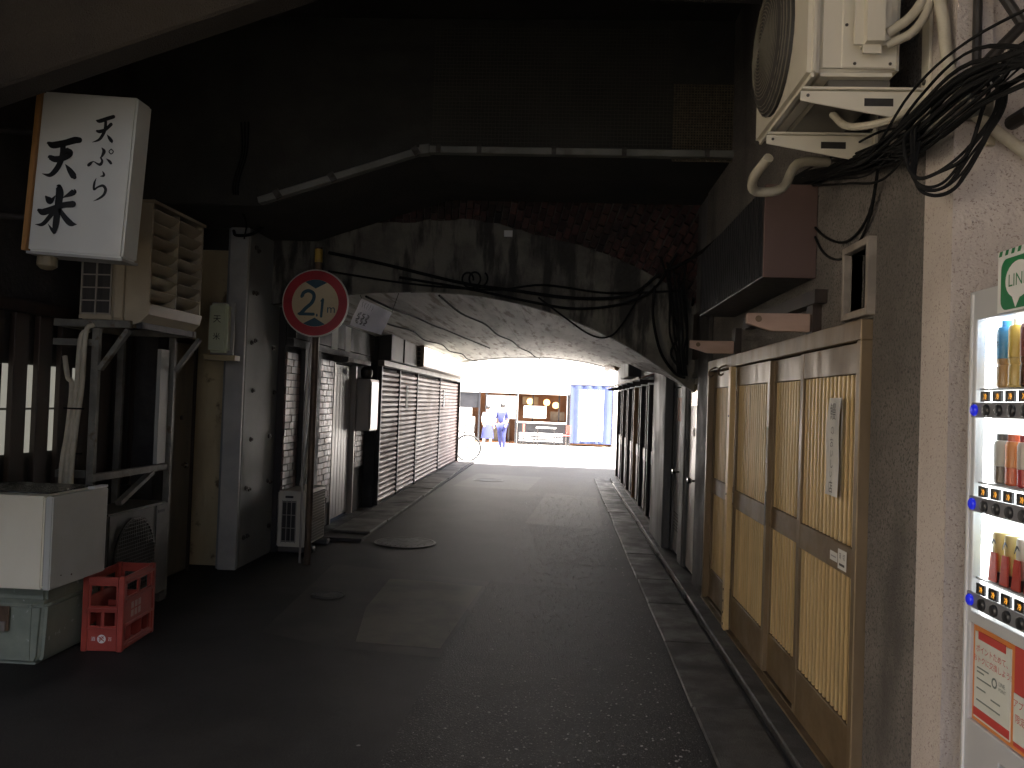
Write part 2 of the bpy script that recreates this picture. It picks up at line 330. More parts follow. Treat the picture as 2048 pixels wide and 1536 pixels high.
K['rubber'] = mat('tyre rubber', (.015,.015,.015), rough=.7)
def col(name, c, rough=.4, **k): 
    if name not in K: K[name] = mat(name, c, rough=rough, **k)
    return K[name]
# ================================================================== SETTING
gm = M(); N = 60
gm.add([(-150,-150,0),(150,-150,0),(150,150,0),(-150,150,0)], [(0,1,2,3)])
ground = struct(gm.build('road', K['asphalt']))
struct(M().add([(-60,20.6,.004),(60,20.6,.004),(60,60,.004),(-60,60,.004)], [(0,1,2,3)]).build('far_street', K['paving']))
def sheet(poly, z, mname):
    return struct(M().add([(x, y, z) for x, y in poly], [tuple(range(len(poly)))]).build('road_patch', K[mname]))
sheet([(-1.28,5.33),(-.72,5.28),(-.62,7.10),(-1.10,7.20),(-1.45,7.22),(-1.42,6.2)], .0035, 'asphalt_tan')
sheet([(-1.42,5.2),(-.70,5.1),(-.58,7.30),(-2.1,7.75),(-1.95,5.45)], .002, 'asphalt_patch')
sheet([(-.80,1.6),(.735,1.6),(.735,7.05),(-.57,7.32),(-.69,5.1)], .0028, 'asphalt_worn')
sheet([(-.42,10.9),(.60,10.6),(.66,14.2),(-.20,14.6)], .002, 'asphalt_patch')
sheet([(-1.95,15.2),(-.55,14.9),(-.35,17.6),(-1.75,18.0)], .002, 'asphalt_patch')
sheet([(-.15,8.3),(.62,8.2),(.64,10.5),(-.38,10.8)], .0028, 'asphalt_worn')
# pebbles worn out of the asphalt
st = M(); rr = random.Random(3)
for i in range(1500):
    y = 3.2+rr.random()**1.3*11; x = rr.gauss(.15, .36)
    if not -1.0 < x < .70: continue
    a = rr.uniform(.004, .009)*(1.9 if rr.random() < .04 else 1); b = a*rr.uniform(.5, .9); t = rr.uniform(0, 3.14); n = 6
    vs = [(x+a*math.cos(2*math.pi*k/n)*math.cos(t)-b*math.sin(2*math.pi*k/n)*math.sin(t), y+a*math.cos(2*math.pi*k/n)*math.sin(t)+b*math.sin(2*math.pi*k/n)*math.cos(t), .003) for k in range(n)]
    vs.append((x, y, .0075)); st.add(vs, [(k, (k+1) % n, n) for k in range(n)])
so_ = st.build('worn_pebbles', mat('pebble', (.30,.29,.26), (.13,.125,.11), ns=9, rough=.5)); so_['kind'] = 'stuff'
tag(so_, 'pale pebbles showing through the worn dark asphalt', 'pebbles')
# left pavement slabs
pv = struct(M().box(-2.62,-2.14,9.0,20.9,-.05,.03).build('pavement_left', K['grout']))
def quad_piece(par, pts, z0, z1, m, nm='slab', bev=.006):
    return M().prism(pts, 'z', z0, z1).build(nm, K[m], par, bevel=bev)
y = 9.35
while y < 20.3:
    L = random.uniform(.85, 1.25); e0 = -2.12-.006*(y-9.3)+random.uniform(-.01,.01); y1 = min(y+L, 20.7)
    xi = -2.57
    quad_piece(pv, [(xi,y+.008),(e0,y+.008),(e0-.008,y1-.008),(xi,y1-.008)], .028, .055+random.uniform(-.006,.006), 'concrete_ground'); y = y1
M().box(-2.80,-2.42,8.9,11.9,-.02,.012).build('slab', K['kerb'], pv)
# right pavement
pr_ = struct(M().box(.755,1.075,1.2,17.7,-.05,.008).build('pavement_right', K['grout']))
y = 1.2
while y < 17.6:
    L = random.uniform(.9, 1.3); y1 = min(y+L, 17.7); a = .745+random.uniform(-.008,.008)
    quad_piece(pr_, [(a,y+.006),(1.062,y+.006),(1.062,y1-.006),(a+random.uniform(-.006,.006),y1-.006)], .006, .024+random.uniform(-.004,.004), 'kerb', bev=.008); y = y1
M().box(1.095,1.26,1.2,17.7,-.05,.045).build('step', K['kerb'], pr_, bevel=.008)
for a, b in ((7.0,8.8),(8.9,11.2),(11.3,14.0),(14.1,16.6)):
    M().box(1.07,1.082,a,b,0,.038).box(1.088,1.094,a,b,0,.036).build('rail', mat('worn rail', (.33,.32,.29), (.2,.19,.17), ns=9, rough=.35, metal=.5), pr_)
# ------------------------------------------------------------------ viaduct
def arch_c(y): return -1.28+(y-7.95)*.078
def arch_R(y): return 4.06+(y-7.95)*.17
CROWN = 2.63
def arch_pt(y, x, extra=0.):
    c = arch_c(y); Rr = arch_R(y); zc = CROWN-Rr; dx = x-c
    if dx < 0: dx *= .72
    return zc+math.sqrt(max((Rr+extra)**2-dx*dx, .01))
vd = thing('railway_viaduct', (0,8,0), 'dark railway viaduct whose low concrete arch spans the alley', 'viaduct')
m = M(); xs = [-4.2+.15*i for i in range(42)]; ys = [7.95+.6*i for i in range(19)]
rv = random.Random(8); nx = len(xs); offs = [rv.uniform(-.004,.008) for _ in xs]
for k in range(nx-1):
    base = len(m.v)
    for y in ys:
        for x in (xs[k], xs[k+1]): m.v.append((x, y, arch_pt(y, x)+offs[k]))
    for i in range(len(ys)-1): m.f.append((base+2*i, base+2*i+1, base+2*i+3, base+2*i+2))
    if k:
        base = len(m.v)
        for y in ys:
            for o_ in (offs[k-1], offs[k]): m.v.append((xs[k], y, arch_pt(y, xs[k])+o_))
        for i in range(len(ys)-1): m.f.append((base+2*i, base+2*i+1, base+2*i+3, base+2*i+2))
m.build('vault_lining', K['vault'], vd, flat=True)
# concrete ring on the near face, 0.66 m deep, with ragged upper edge
m = M(); n = 60; y0 = 7.90; rg = random.Random(5)
rows = []
for i in range(n+1):
    x = -4.0+5.9*i/n; c = arch_c(7.95); Rr = arch_R(7.95); a = (x-c)/Rr
    ex = .70+.02*math.sin(x*5)+rg.uniform(-.012,.012)
    zin = arch_pt(7.95, x); x2 = x+a*ex; z2 = zin+math.sqrt(1-min(a*a,.95))*ex
    rows.append(((x, y0, zin),(x2, y0+.0, z2),(x2, y0+.12, z2),(x, 7.99, zin)))
for i in range(n):
    A = rows[i]; B = rows[i+1]
    m.add([*A, *B], [(0,4,5,1),(1,5,6,2),(0,3,7,4)])
m.build('arch_ring', K['ring'], vd, flat=True)
# spandrel wall behind ring and bricks
pts = [(x, arch_pt(7.95, x, .25)) for x in [-4.0+.2*i for i in range(30)]]
M().prism(pts+[(1.8,4.62),(-4.0,4.62)], 'y', 7.965, 8.3).build('spandrel_wall', K['mortar'], vd)
# radial brick rings
bme = [meshof(M().box(-.029,.029,-.05,.03,-.052,.052), K['brick'], bevel=.003), meshof(M().box(-.029,.029,-.045,.03,-.10,.10), K['brick'], bevel=.005)]
rb = random.Random(11); c = arch_c(7.95); Rr = arch_R(7.95); zc = CROWN-Rr; nb = 0
ci = 0; ang = -.26
while ang < .66:
    r_ = Rr+.665-(.058 if ci % 2 else 0)
    while r_ < Rr+1.45:
        rc = r_+.052; x = c+math.sin(ang)*rc; z = zc+math.cos(ang)*rc
        if z < 3.62 and x < 1.36 and nb < 300: piece('brick', bme[0], vd, (x, 7.975+rb.uniform(-.004,.004), z), (0, ang, 0)); nb += 1
        r_ += .116
    ang += .0143; ci += 1
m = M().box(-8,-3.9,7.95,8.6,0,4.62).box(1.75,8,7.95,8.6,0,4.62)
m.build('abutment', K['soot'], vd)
# far face of the viaduct
fy = 19.5
pts = [(x, arch_pt(fy-.6, x)) for x in [-3.9+.2*i for i in range(36)]]
M().prism(pts+[(3.1,4.62),(-3.9,4.62)], 'y', fy-.6, fy-.1).box(-8,-3.92,fy-.6,fy-.1,0,4.62).box(3.12,8,fy-.6,fy-.1,0,4.62).build('far_wall', K['ring'], vd)
M().box(-9,9,2.0,19.4,4.62,4.95).box(-9,9,-2.6,1.99,4.62,4.95).build('deck', K['soot'], vd)  # near slab is out of view, its reach set to limit daylight from behind
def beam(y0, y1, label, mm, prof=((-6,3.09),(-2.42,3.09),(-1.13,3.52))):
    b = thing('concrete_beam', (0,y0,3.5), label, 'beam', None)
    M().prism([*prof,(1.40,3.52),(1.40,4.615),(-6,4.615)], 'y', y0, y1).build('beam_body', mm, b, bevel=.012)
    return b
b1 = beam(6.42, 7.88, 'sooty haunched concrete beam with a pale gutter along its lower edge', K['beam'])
# fine netting on the beam
nm = M()
for i in range(64):
    x = -1.08+i*.029
    nm.bar((x,6.412,3.60),(x,6.412,4.55), .003, .003)
for i in range(33): nm.bar((-1.09,6.412,3.60+i*.029),(.78,6.412,3.60+i*.029), .003, .003)
nm.build('netting', mat('dark netting', (.075,.07,.055), rough=.9), b1)
nm = M()
for i in range(26): x = .80+i*.0212; nm.bar((x,6.40,3.50),(x+.004*math.sin(i),6.40,4.10), .008, .006)
for i in range(29): z = 3.50+i*.0212; nm.bar((.79,6.40,z),(1.34,6.40,z+.004*math.sin(i*2)), .008, .006)
nm.build('net_patch', K['net'], b1)
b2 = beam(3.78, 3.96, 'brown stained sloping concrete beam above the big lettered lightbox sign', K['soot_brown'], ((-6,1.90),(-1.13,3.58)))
gt = thing('roof_gutter', (0,6.38,3.55), 'pale grey gutter channel bent along the beam over the alley', 'gutter')
P = [(-2.44,6.375,3.115),(-1.13,6.375,3.545),(1.33,6.375,3.545)]
for a, b in ((0,1),(1,2)):
    g_ = M(); A = Vector(P[a]); B = Vector(P[b]); d = (B-A).normalized()
    A2 = A+d*.012*(a > 0); B2 = B-d*.012*(b < 2)
    g_.bar(A2, B2, .075, .055).build('channel', K['gutter'], gt, bevel=.006)
M().box(1.315,1.335,6.37,6.415,3.585,4.10).build('end_strip', K['gutter'], gt)
M().prism([(-1.17,3.50),(-1.09,3.51),(-1.09,3.585),(-1.17,3.575)], 'y', 6.33, 6.415).build('elbow', K['gutter'], gt, bevel=.004)
for t in (.12,.45,.95):
    p = Vector(P[0]).lerp(Vector(P[1]), t); M().bar(p+Vector((-.02,-.04,.03)), p+Vector((.02,-.04,-.03)), .02, .05).build('bracket', K['bolt'], gt)
for x in (-1.02,-.70,-.12,.42,1.05,1.27): M().box(x-.018,x+.018,6.328,6.34,3.515,3.58).build('bracket', K['bolt'], gt)
# ------------------------------------------------------------------ right-hand stucco building
sb = thing('stucco_building', (1.4,4,0), 'pinkish beige stucco building with sliding lattice doors and small window', 'building')
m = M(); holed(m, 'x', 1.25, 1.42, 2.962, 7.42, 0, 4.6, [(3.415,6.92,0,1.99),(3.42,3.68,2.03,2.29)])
m.build('side_wall', K['stucco_grimy_shade'], sb)
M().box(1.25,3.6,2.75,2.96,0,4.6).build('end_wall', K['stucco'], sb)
M().box(2.1,2.4,-2.5,2.745,0,4.6).build('recess_blocking_wall', K['stucco'], sb)  # unseen run of wall added to cut daylight coming from the right
M().box(1.56,1.6,3.2,7.3,0,2.6).build('back_panel', K['wall_dark'], sb)
wn = M(); wn.box(1.30,1.31,3.43,3.67,2.04,2.28); wo = wn.build('window', K['glass'], sb)
fm = M()
for a, b, z0, z1 in ((3.395,3.42,2.0,2.32),(3.68,3.705,2.0,2.32)): fm.box(1.215,1.30,a,b,z0,z1)
fm.box(1.215,1.30,3.42,3.68,2.0,2.03).box(1.215,1.30,3.42,3.68,2.29,2.32)
fm.build('frame', mat('window casing', (.30,.26,.22), (.22,.19,.16), ns=6, rough=.7), wo, bevel=.003)
# ------------------------------------------------------------------ right-hand block beyond, with the two steel doors
rbk = thing('service_block', (1.4,8.8,0), 'grimy grey painted wall with two steel doors beside lattice doors', 'building')
m = M(); holed(m, 'x', 1.25, 1.42, 7.424, 10.45, 0, 3.5, [(7.50,8.20,0,1.93),(8.52,9.12,0,1.86)])
m.build('wall', K['wall_grey'], rbk)
M().box(1.222,1.246,8.22,8.48,0,2.0).build('pilaster', K['wall_grey'], rbk, bevel=.004)
M().box(1.15,1.246,9.2,10.40,0,2.02).build('pier', K['wall_grey'], rbk, bevel=.012)
M().box(1.21,1.246,6.95,7.44,0.0,2.4).build('corner_post', K['wall_dark'], rbk, bevel=.006)
M().box(1.43,1.6,7.4,18.2,0,2.9).build('back_wall', K['wall_dark'], rbk)
M().box(1.2,1.42,10.46,17.9,2.0,3.1).build('upper_wall', K['wall_grey'], rbk)
# ------------------------------------------------------------------ left buildings
lb = thing('slatted_restaurant', (-3.6,5.5,0), 'dark restaurant front with vertical wooden slats over pale panes', 'building')
M().box(-3.9,-3.56,2.6,7.4,0,4.6).build('wall', K['wall_dark'], lb)
pn = mat('pale lit window paper', (.50,.48,.41), (.44,.42,.36), ns=3, rough=.6, emit=(1,.97,.82), es=.022)
for z0, z1 in ((1.145,1.43),(1.445,1.73)):
    for k in range(4): M().box(-3.555,-3.545,4.84+k*.248,4.84+k*.248+.248-.004,z0,z1).build('pane', pn if k < 4 else K['wood_dark'], lb)
sm = meshof(M().box(-.02,.02,-.070,.070,-.62,.62), K['wood_dark'], bevel=.004)
for k in range(13):
    piece('slat', sm, lb, (-3.50, 4.68+k*.2475-.06+.0, 1.44))
M().box(-3.545,-3.47,4.3,7.1,2.065,2.14).box(-3.545,-3.47,4.3,7.1,.74,.815).build('slat_rail', K['wood_dark'], lb)
M().box(-3.555,-3.30,6.55,6.74,0,2.6).build('corner_post', K['wall_dark'], lb)
bd_ = thing('brown_door', (-3.25,7,0), 'dull brown door with round knob beside stained yellow plaster', 'door')
M().box(-3.30,-3.262,6.745,7.14,0.02,2.0).build('panel', K['door_brown'], bd_, bevel=.004)
M().box(-3.33,-3.255,7.145,7.20,0,2.05).box(-3.33,-3.255,6.742,7.145,2.005,2.05).build('frame', K['wood_dark'], bd_, bevel=.003)
k_ = M().lathe((-3.262,6.98,.95), [(.012,0),(.012,.02),(.026,.026),(.03,.042),(.02,.054),(0,.056)], 14, 'x').build('knob', K['chrome'], bd_, smooth=True)
M().lathe((-3.262,6.93,1.36), [(.02,0),(.02,.012),(0,.014)], 14, 'x').build('lock', K['bolt'], bd_)
yw = thing('plaster_wall', (-3.3,7.45,0), 'stained peeling yellow plaster strip between brown door and steel column', 'wall')
M().box(-3.56,-3.03,7.42,7.7,0,2.9).build('plaster', K['yellow_wall'], yw, bevel=.004)
M().box(-3.56,-3.03,7.40,7.418,2.9,3.09).build('cap', K['soot'], yw)
# steel clad column
sc = thing('steel_clad_column', (-2.95,7.7,0), 'grey steel clad column with rows of bolts and pale front edge', 'column')
M().box(-3.06,-2.872,7.30,8.16,0,3.085).build('column_core', K['clad'], sc)
M().box(-3.028,-2.862,7.262,7.296,0,3.085).build('edge_strip', K['clad_edge'], sc, bevel=.004)
M().box(-2.871,-2.86,7.31,8.15,.02,3.085).build('side_plate', K['clad'], sc, bevel=.002)
bl = meshof(M().cyl((0,0,0),(.012,0,0),.022,12).add(*(lambda q: (q.v, q.f))(M().cyl((.012,0,0),(.026,0,0),.013,6))), K['bolt'])
for z in (.28,.72,1.18,1.62,2.06,2.5,2.92):
    for y in (7.42, 7.50, 7.98, 8.06):
        if random.random() > .12: piece('bolt', bl, sc, (-2.86, y+random.uniform(-.01,.01), z+random.uniform(-.02,.02)))
# tiled shop
ts = thing('tiled_shop', (-2.9,9.6,0), 'narrow shop front faced with mottled brown red wall tiles', 'building')
m = M(); holed(m, 'x', -3.0, -2.80, 8.17, 11.72, 0, 2.75, [(10.02,11.06,0,2.0)])
m.build('wall', K['grout'], ts)
tm = [meshof(M().box(0,.022,-.069,.069,-.033,.033), K['tile'], bevel=.003), meshof(M().box(0,.022,-.033,.033,-.033,.033), K['tile'], bevel=.003)]
tcount = 0
def tiles(y0, y1, z0, z1):
    global tcount
    r = 0; z = z0+.035
    while z < z1-.03 and tcount < 300:
        y = y0+(.0 if r % 2 else .07)
        if r % 2 == 0: piece('tile', tm[1], ts, (-2.80, y0+.035, z)); tcount += 1
        while y+.138 <= y1+.001 and tcount < 300:
            piece('tile', tm[0], ts, (-2.80+random.uniform(-.003,.003), y+.071, z)); tcount += 1; y += .144
        if y+.07 <= y1: piece('tile', tm[1], ts, (-2.80, y+.035, z)); tcount += 1
        z += .0715; r += 1
tiles(8.19, 8.62, .45, 2.06); tiles(9.28, 9.98, .30, 2.06); tiles(11.1, 11.66, .62, 1.15)
M().box(-2.795,-2.74,8.66,9.26,0,2.6).build('recess_shade_panel', K['wall_dark'], ts)  # flat dark panel stands in for the shadowed gap between the tiles
M().box(-2.795,-2.72,8.2,11.7,2.08,2.16).build('fascia_rail', K['wall_dark'], ts)
M().box(-2.795,-2.70,8.2,11.7,2.165,2.74).build('fascia', K['wall_dark'], ts)
M().box(-2.795,-2.60,9.9,11.1,2.01,2.075).build('door_hood', K['concrete_ground'], ts, bevel=.006)
dr = M().box(-2.90,-2.86,10.03,11.05,.03,1.99).build('door', K['steel_door'], ts)
for i in range(7):
    y = 10.04+i*.144; M().box(-2.858,-2.845,y+.006,y+.138,.06,1.96).build('panel', K['steel_door'], dr, bevel=.004)
[M().box(-2.86,-2.785,ya,ya+.045,0,2.0).build('door_jamb', K['steel'], ts) for ya in (9.985,11.05)]
for y, z, hh in ((9.62,2.30,.16),(10.22,2.34,.19)):
    pp = M().box(-2.699,-2.697,y-.13,y+.13,z-hh,z+.12).build('paper_notice', K['paper'], ts)
cab = M().box(-2.80,-2.60,11.14,11.62,1.12,1.84).build('meter_cabinet', K['steel'], ts, bevel=.012)
M().box(-2.60,-2.592,11.17,11.59,1.15,1.80).build('cabinet_door', mat('cabinet paint', (.46,.48,.47), rough=.3, metal=.3), cab, bevel=.003)
M().lathe((-2.66,11.12,1.92), [(.07,-.06),(.08,-.02),(.08,.04),(.05,.07),(0,.075)], 16).build('meter', K['iron'], ts, smooth=True)
# shutter shop
ss_ = thing('shutter_shop', (-2.7,16.3,0), 'low shop under the arch behind four closed roller shutters', 'building')
m = M(); holed(m, 'x', -3.0, -2.66, 11.74, 20.95, 0, 2.95, [(11.83,20.86,0,2.04)])
m.build('wall', K['wall_dark'], ss_)
M().box(-2.655,-2.56,11.76,20.95,2.05,2.13).build('header', mat('shutter box', (.26,.23,.18), (.2,.17,.13), ns=3, rough=.5), ss_, bevel=.006)
M().box(-3.0,-2.8,11.8,20.9,0,2.04).build('back', K['wall_dark'], ss_)
YB = [11.84,13.2,14.85,17.66,20.82]
lab = ['brownish roller shutter next to the tiled shop', 'second roller shutter beyond the tiled shop, narrower than the next', 'wide pale pink roller shutter under the lit sign', 'wide roller shutter at the far tunnel mouth beside the bicycle']
slz = 25; ph = 2.0/slz
for k in range(4):
    a, b = YB[k]+.03, YB[k+1]-.03
    sh = thing('roller_shutter', (-2.62,(a+b)/2,0), lab[k], 'shutter', 'closed roller shutters')
    prof = [(-2.655,0),(-2.632,.004),(-2.618,.02),(-2.612,.042),(-2.62,.06),(-2.634,.068),(-2.64,.074),(-2.655,.076)]
    me_ = M().prism([(p[0]+2.63, p[1]) for p in prof], 'y', -(b-a)/2, (b-a)/2)
    dat = meshof(me_, K['shutter'])
    for i in range(slz): piece('slat', dat, sh, (-2.63, (a+b)/2, .045+i*(1.995-.045)/slz))
    M().box(-2.66,-2.60,a-.055,a-.004,.03,2.045).build('guide_rail', K['iron'], sh, bevel=.003)
    if k == 3: M().box(-2.66,-2.56,b+.004,b+.09,.03,2.045).build('guide_rail', K['iron'], sh, bevel=.003)
    if k in (1, 3): M().box(-2.61,-2.606,a+.55,a+.72,1.42,1.80).build('paper_notice', K['paper'], sh)
    M().box(-2.645,-2.605,a,b,.03,.044).build('bottom_bar', K['iron'], sh)
# ================================================================== THINGS, left side
# big projecting lightbox sign
SG = thing('lightbox_sign', (-2.76,4.58,2.8), 'large white projecting lightbox sign with black brush lettering 天ぷら 天米', 'sign')
SG.rotation_euler = (0, R_(3.2), 0)
ORG[SG.name] = Vector((-2.76,4.58,2.8))
x0, x1, z0, z1 = -3.035, -2.475, 2.345, 3.262
M().box(x0,x1,4.50,4.67,z0,z1).build('box', K['lightbox'], SG, bevel=.012, seg=2)
M().box(x0-.03,x0-.002,4.49,4.68,z0,z1).build('wooden_edge', K['wood_orange'], SG, bevel=.003)
M().box(x0,x1+.002,4.495,4.675,z0-.016,z0-.001).build('bottom_trim', K['clad_edge'], SG)
ZP = .000532*1.04
def zl(pts): 
    out = []
    for zx, zy, ww in pts:
        dx = zx-176; dy = zy+93; ca, sa = math.cos(R_(5.4)), math.sin(R_(5.4))
        out.append(((dx*ca+dy*sa)*ZP, -(-dx*sa+dy*ca)*ZP, ww*ZP))
    return out
ST = [[(245,455,40),(300,475,72),(420,455,68),(520,430,72),(572,430,60)], [(262,600,50),(320,622,66),(400,610,66),(468,565,80),(445,530,50)],
      [(400,480,60),(395,570,60),(370,660,60),(320,740,58),(260,785,42),(180,768,4)], [(425,675,4),(470,735,52),(512,795,66),(525,812,45)],
      [(362,915,66),(370,970,82),(360,1070,78),(345,1180,72),(330,1300,68),(316,1375,40)], [(250,1290,4),(288,1345,30),(314,1380,30)],
      [(220,1005,20),(250,1038,66),(276,1055,55),(322,998,8)], [(515,965,66),(480,985,54),(400,1022,6)],
      [(150,1147,40),(195,1165,70),(280,1140,66),(400,1100,62),(508,1090,70)], [(320,1140,60),(262,1218,48),(190,1290,42),(112,1292,4)],
      [(375,1150,40),(430,1230,58),(490,1288,60),(552,1300,6)],
      [(758,234,22),(792,238,42),(870,215,42),(932,198,40)], [(757,340,25),(792,345,38),(850,325,34),(905,275,38)],
      [(850,245,30),(845,320,34),(820,380,34),(780,430,28),(710,455,3)], [(865,380,4),(890,415,32),(914,448,34),(918,462,15)],
      [(812,515,8),(835,550,38),(820,590,28),(800,620,14)], [(800,615,14),(817,650,24),(800,685,32),(770,680,20),(725,655,10),(692,675,32),(674,690,32)],
      [(860,628,4),(893,655,28),(911,678,25)], [(910,530,11),(933,555,11),(910,580,11),(887,555,11),(908,530,11)],
      [(820,755,5),(835,785,24),(830,803,26),(797,808,5)], [(755,825,4),(735,880,24),(732,942,22),(770,920,20),(825,905,28),(855,945,32),(835,1000,28),(780,1040,20),(727,1062,3)]]
lm_ = M()
for i, q in enumerate(ST): lm_.ribbon(zl(q), (x0,4.4975,z1), (1,0,0), (0,0,1), lift=(0,-.0004*(i % 6),0))
lm_.build('lettering', K['ink'], SG, flat=True)
[M().cyl((-3.52,4.60,z_),(-3.06,4.60,z_),.02,10).build('wall_arm', K['iron'], SG) for z_ in (3.05,2.55)]
M().lathe((-2.96,4.58,2.335), [(0,-.085),(.03,-.08),(.055,-.06),(.055,0)], 14).build('lamp_socket', mat('dirty socket', (.22,.18,.11), rough=.6), SG, smooth=True)
# small lightbox
s2 = thing('small_sign', (-3.0,7.05,2.1), 'small pale green lightbox sign lettered 天米 on the steel column', 'sign')
M().box(-3.085,-2.915,6.99,7.09,1.935,2.365).build('box', K['smallbox'], s2, bevel=.022, seg=3, smooth=True)
M().box(-3.10,-2.895,7.092,7.115,1.92,2.38).build('back_frame', K['clad_edge'], s2, bevel=.003)
M().box(-3.12,-2.84,7.0,7.12,1.868,1.915).build('bracket', mat('cream bracket', (.42,.34,.19), rough=.5), s2, bevel=.004)
M().cyl((-2.98,7.115,2.15),(-2.98,7.28,2.15),.02,10).build('wall_arm', K['iron'], s2)
lt = M(); lt.text('天', (-3.005,6.987,2.225),(1,0,0),(0,0,1),.062).text('米', (-3.005,6.987,2.075),(1,0,0),(0,0,1),.062)
lt.build('lettering', K['ink'], s2, flat=True)
# steel rack
rk = thing('steel_rack', (-3.1,5.6,0), 'grey angle steel rack holding the louvred air conditioner over slats', 'rack')
for (x, y) in ((-3.16,5.42),(-3.03,6.25),(-3.44,6.25)):
    M().box(x-.025,x+.025,y-.02,y+.02,0,2.0).build('post', K['rack'], rk, bevel=.003)
M().box(-3.46,-2.92,5.40,5.445,2.005,2.055).build('top_rail', K['rack'], rk, bevel=.003)
M().box(-3.46,-2.86,6.23,6.275,2.005,2.055).build('top_rail', K['rack'], rk, bevel=.003)
M().box(-3.46,-3.415,5.45,6.225,2.005,2.055).build('top_rail', K['rack'], rk)
M().box(-2.905,-2.865,5.45,6.225,2.008,2.052).build('top_rail', K['iron'], rk)
M().bar((-2.94,5.422,1.995),(-3.13,5.422,1.72), .03, .045, (0,1,0)).build('brace', K['rack'], rk)
M().bar((-2.82,6.25,1.995),(-3.0,6.25,1.74), .03, .04, (0,1,0)).build('brace', K['rack'], rk)
M().bar((-3.46,5.42,1.90),(-3.18,5.42,1.90), .03, .045).build('rail', K['rack'], rk)
M().box(-3.05,-3.015,5.2,6.22,.98,1.03).build('lower_rail', K['rack'], rk, bevel=.003)
M().box(-3.40,-3.19,5.4,5.435,.98,1.03).build('lower_rail', K['rack'], rk)
M().bar((-3.03,6.0,.98),(-3.03,5.55,.80), .03, .045, (1,0,0)).build('brace', K['rack'], rk)
M().box(-3.05,-3.02,6.05,6.18,1.035,1.9).build('cover_strip', mat('strip', (.30,.30,.27), rough=.5), rk)
# pipes beside the rack
pb = thing('pipe_bundle', (-3.1,5.0,.9), 'three insulated pipes strapped to the rack post above the fridge', 'pipes')
for i, (dx, top) in enumerate(((0,1.92),(.035,1.96),(-.035,1.66))):
    pts = [(-3.26+dx,5.30,.0),(-3.26+dx,5.30,.975),(-3.26+dx*.8,5.34,1.3),(-3.25+dx,5.36,1.6),(-3.245+dx*(1 if i < 2 else 2.2),5.37,top),(-3.20+dx if i < 2 else -3.36,5.385,top+(.06 if i < 2 else .14))]
    M().tube(pts, .017, 10, smooth=5).build('pipe', K['pipe'], pb, smooth=True)
for z in (1.15,1.45): M().tube([(-3.315,5.33,z),(-3.25,5.315,z),(-3.18,5.34,z)], .006, 6).build('strap', K['cable'], pb)
M().tube([(-3.40,4.75,.98),(-3.40,4.75,2.3)], .018, 10).build('pipe', K['iron'], pb)
# upper air conditioner with air guide
ua = thing('air_conditioner', (-3.0,5.75,2.06), 'old cream air conditioner with louvred air guide on steel rack', 'air conditioner')
AX0, AX1, AY0, AY1, AZ0, AZ1 = -3.30,-2.985,5.42,6.25,2.06,2.66
M().box(AX0+.004,AX1,AY0+.01,AY1,AZ0,AZ1).build('body', K['cream'], ua, bevel=.012, seg=2)
M().box(AX0+.015,AX0+.225,AY0+.002,AY0+.008,AZ0+.045,AZ1-.03).build('fin_panel', K['fin'], ua)
gr = M()
for i in range(3): x = AX0+.015+i*.103; gr.box(x,x+.010,AY0-.012,AY0-.003,AZ0+.03,AZ1-.02)
for i in range(7): z = AZ0+.035+i*.088; gr.box(AX0+.015,AX0+.231,AY0-.0115,AY0-.004,z,z+.008)
gr.build('side_grille', K['grille'], ua)
M().box(AX0+.01,AX0+.24,AY0-.010,AY0+.001,AZ0+.002,AZ0+.028).build('base_lip', K['cream'], ua)
M().box(AX0+.245,AX1-.004,AY0-.004,AY0+.009,AZ0+.01,AZ1-.01).build('corner_cover', K['cream'], ua, bevel=.008)
# air guide: two curved side cheeks, middle divider, vanes
cheek = [(-2.98,2.04),(-2.94,2.04),(-2.88,2.065),(-2.83,2.12),(-2.815,2.18),(-2.815,2.86),(-2.98,2.86)]
for y, w_ in ((5.44,.022),(5.83,.014),(6.22,.022)):
    M().prism(cheek if y != 5.83 else [(p[0]-.004*(p[0] > -2.9),p[1]) for p in cheek], 'y', y-w_/2, y+w_/2).build('guide_cheek', K['cream'], ua)
M().prism([(-2.94,2.04),(-2.88,2.065),(-2.83,2.12),(-2.815,2.18),(-2.80,2.175),(-2.815,2.105),(-2.87,2.05),(-2.94,2.025)], 'y', 5.43, 6.231).build('guide_lip', K['cream'], ua)
for s_, (a, b) in enumerate(((5.455,5.818),(5.842,6.205))):
    for i in range(7):
        z = 2.19+i*.092
        pr2 = [(-2.955,z+.03),(-2.90,z+.035),(-2.85,z+.055),(-2.812,z+.09),(-2.812,z+.084),(-2.85,z+.046),(-2.90,z+.026),(-2.955,z+.02)]
        M().prism(pr2, 'y', a, b).build('vane', K['cream'], ua, smooth=True)
M().box(-2.96,-2.80,5.42,6.24,2.865,2.885).build('guide_top', K['cream'], ua)
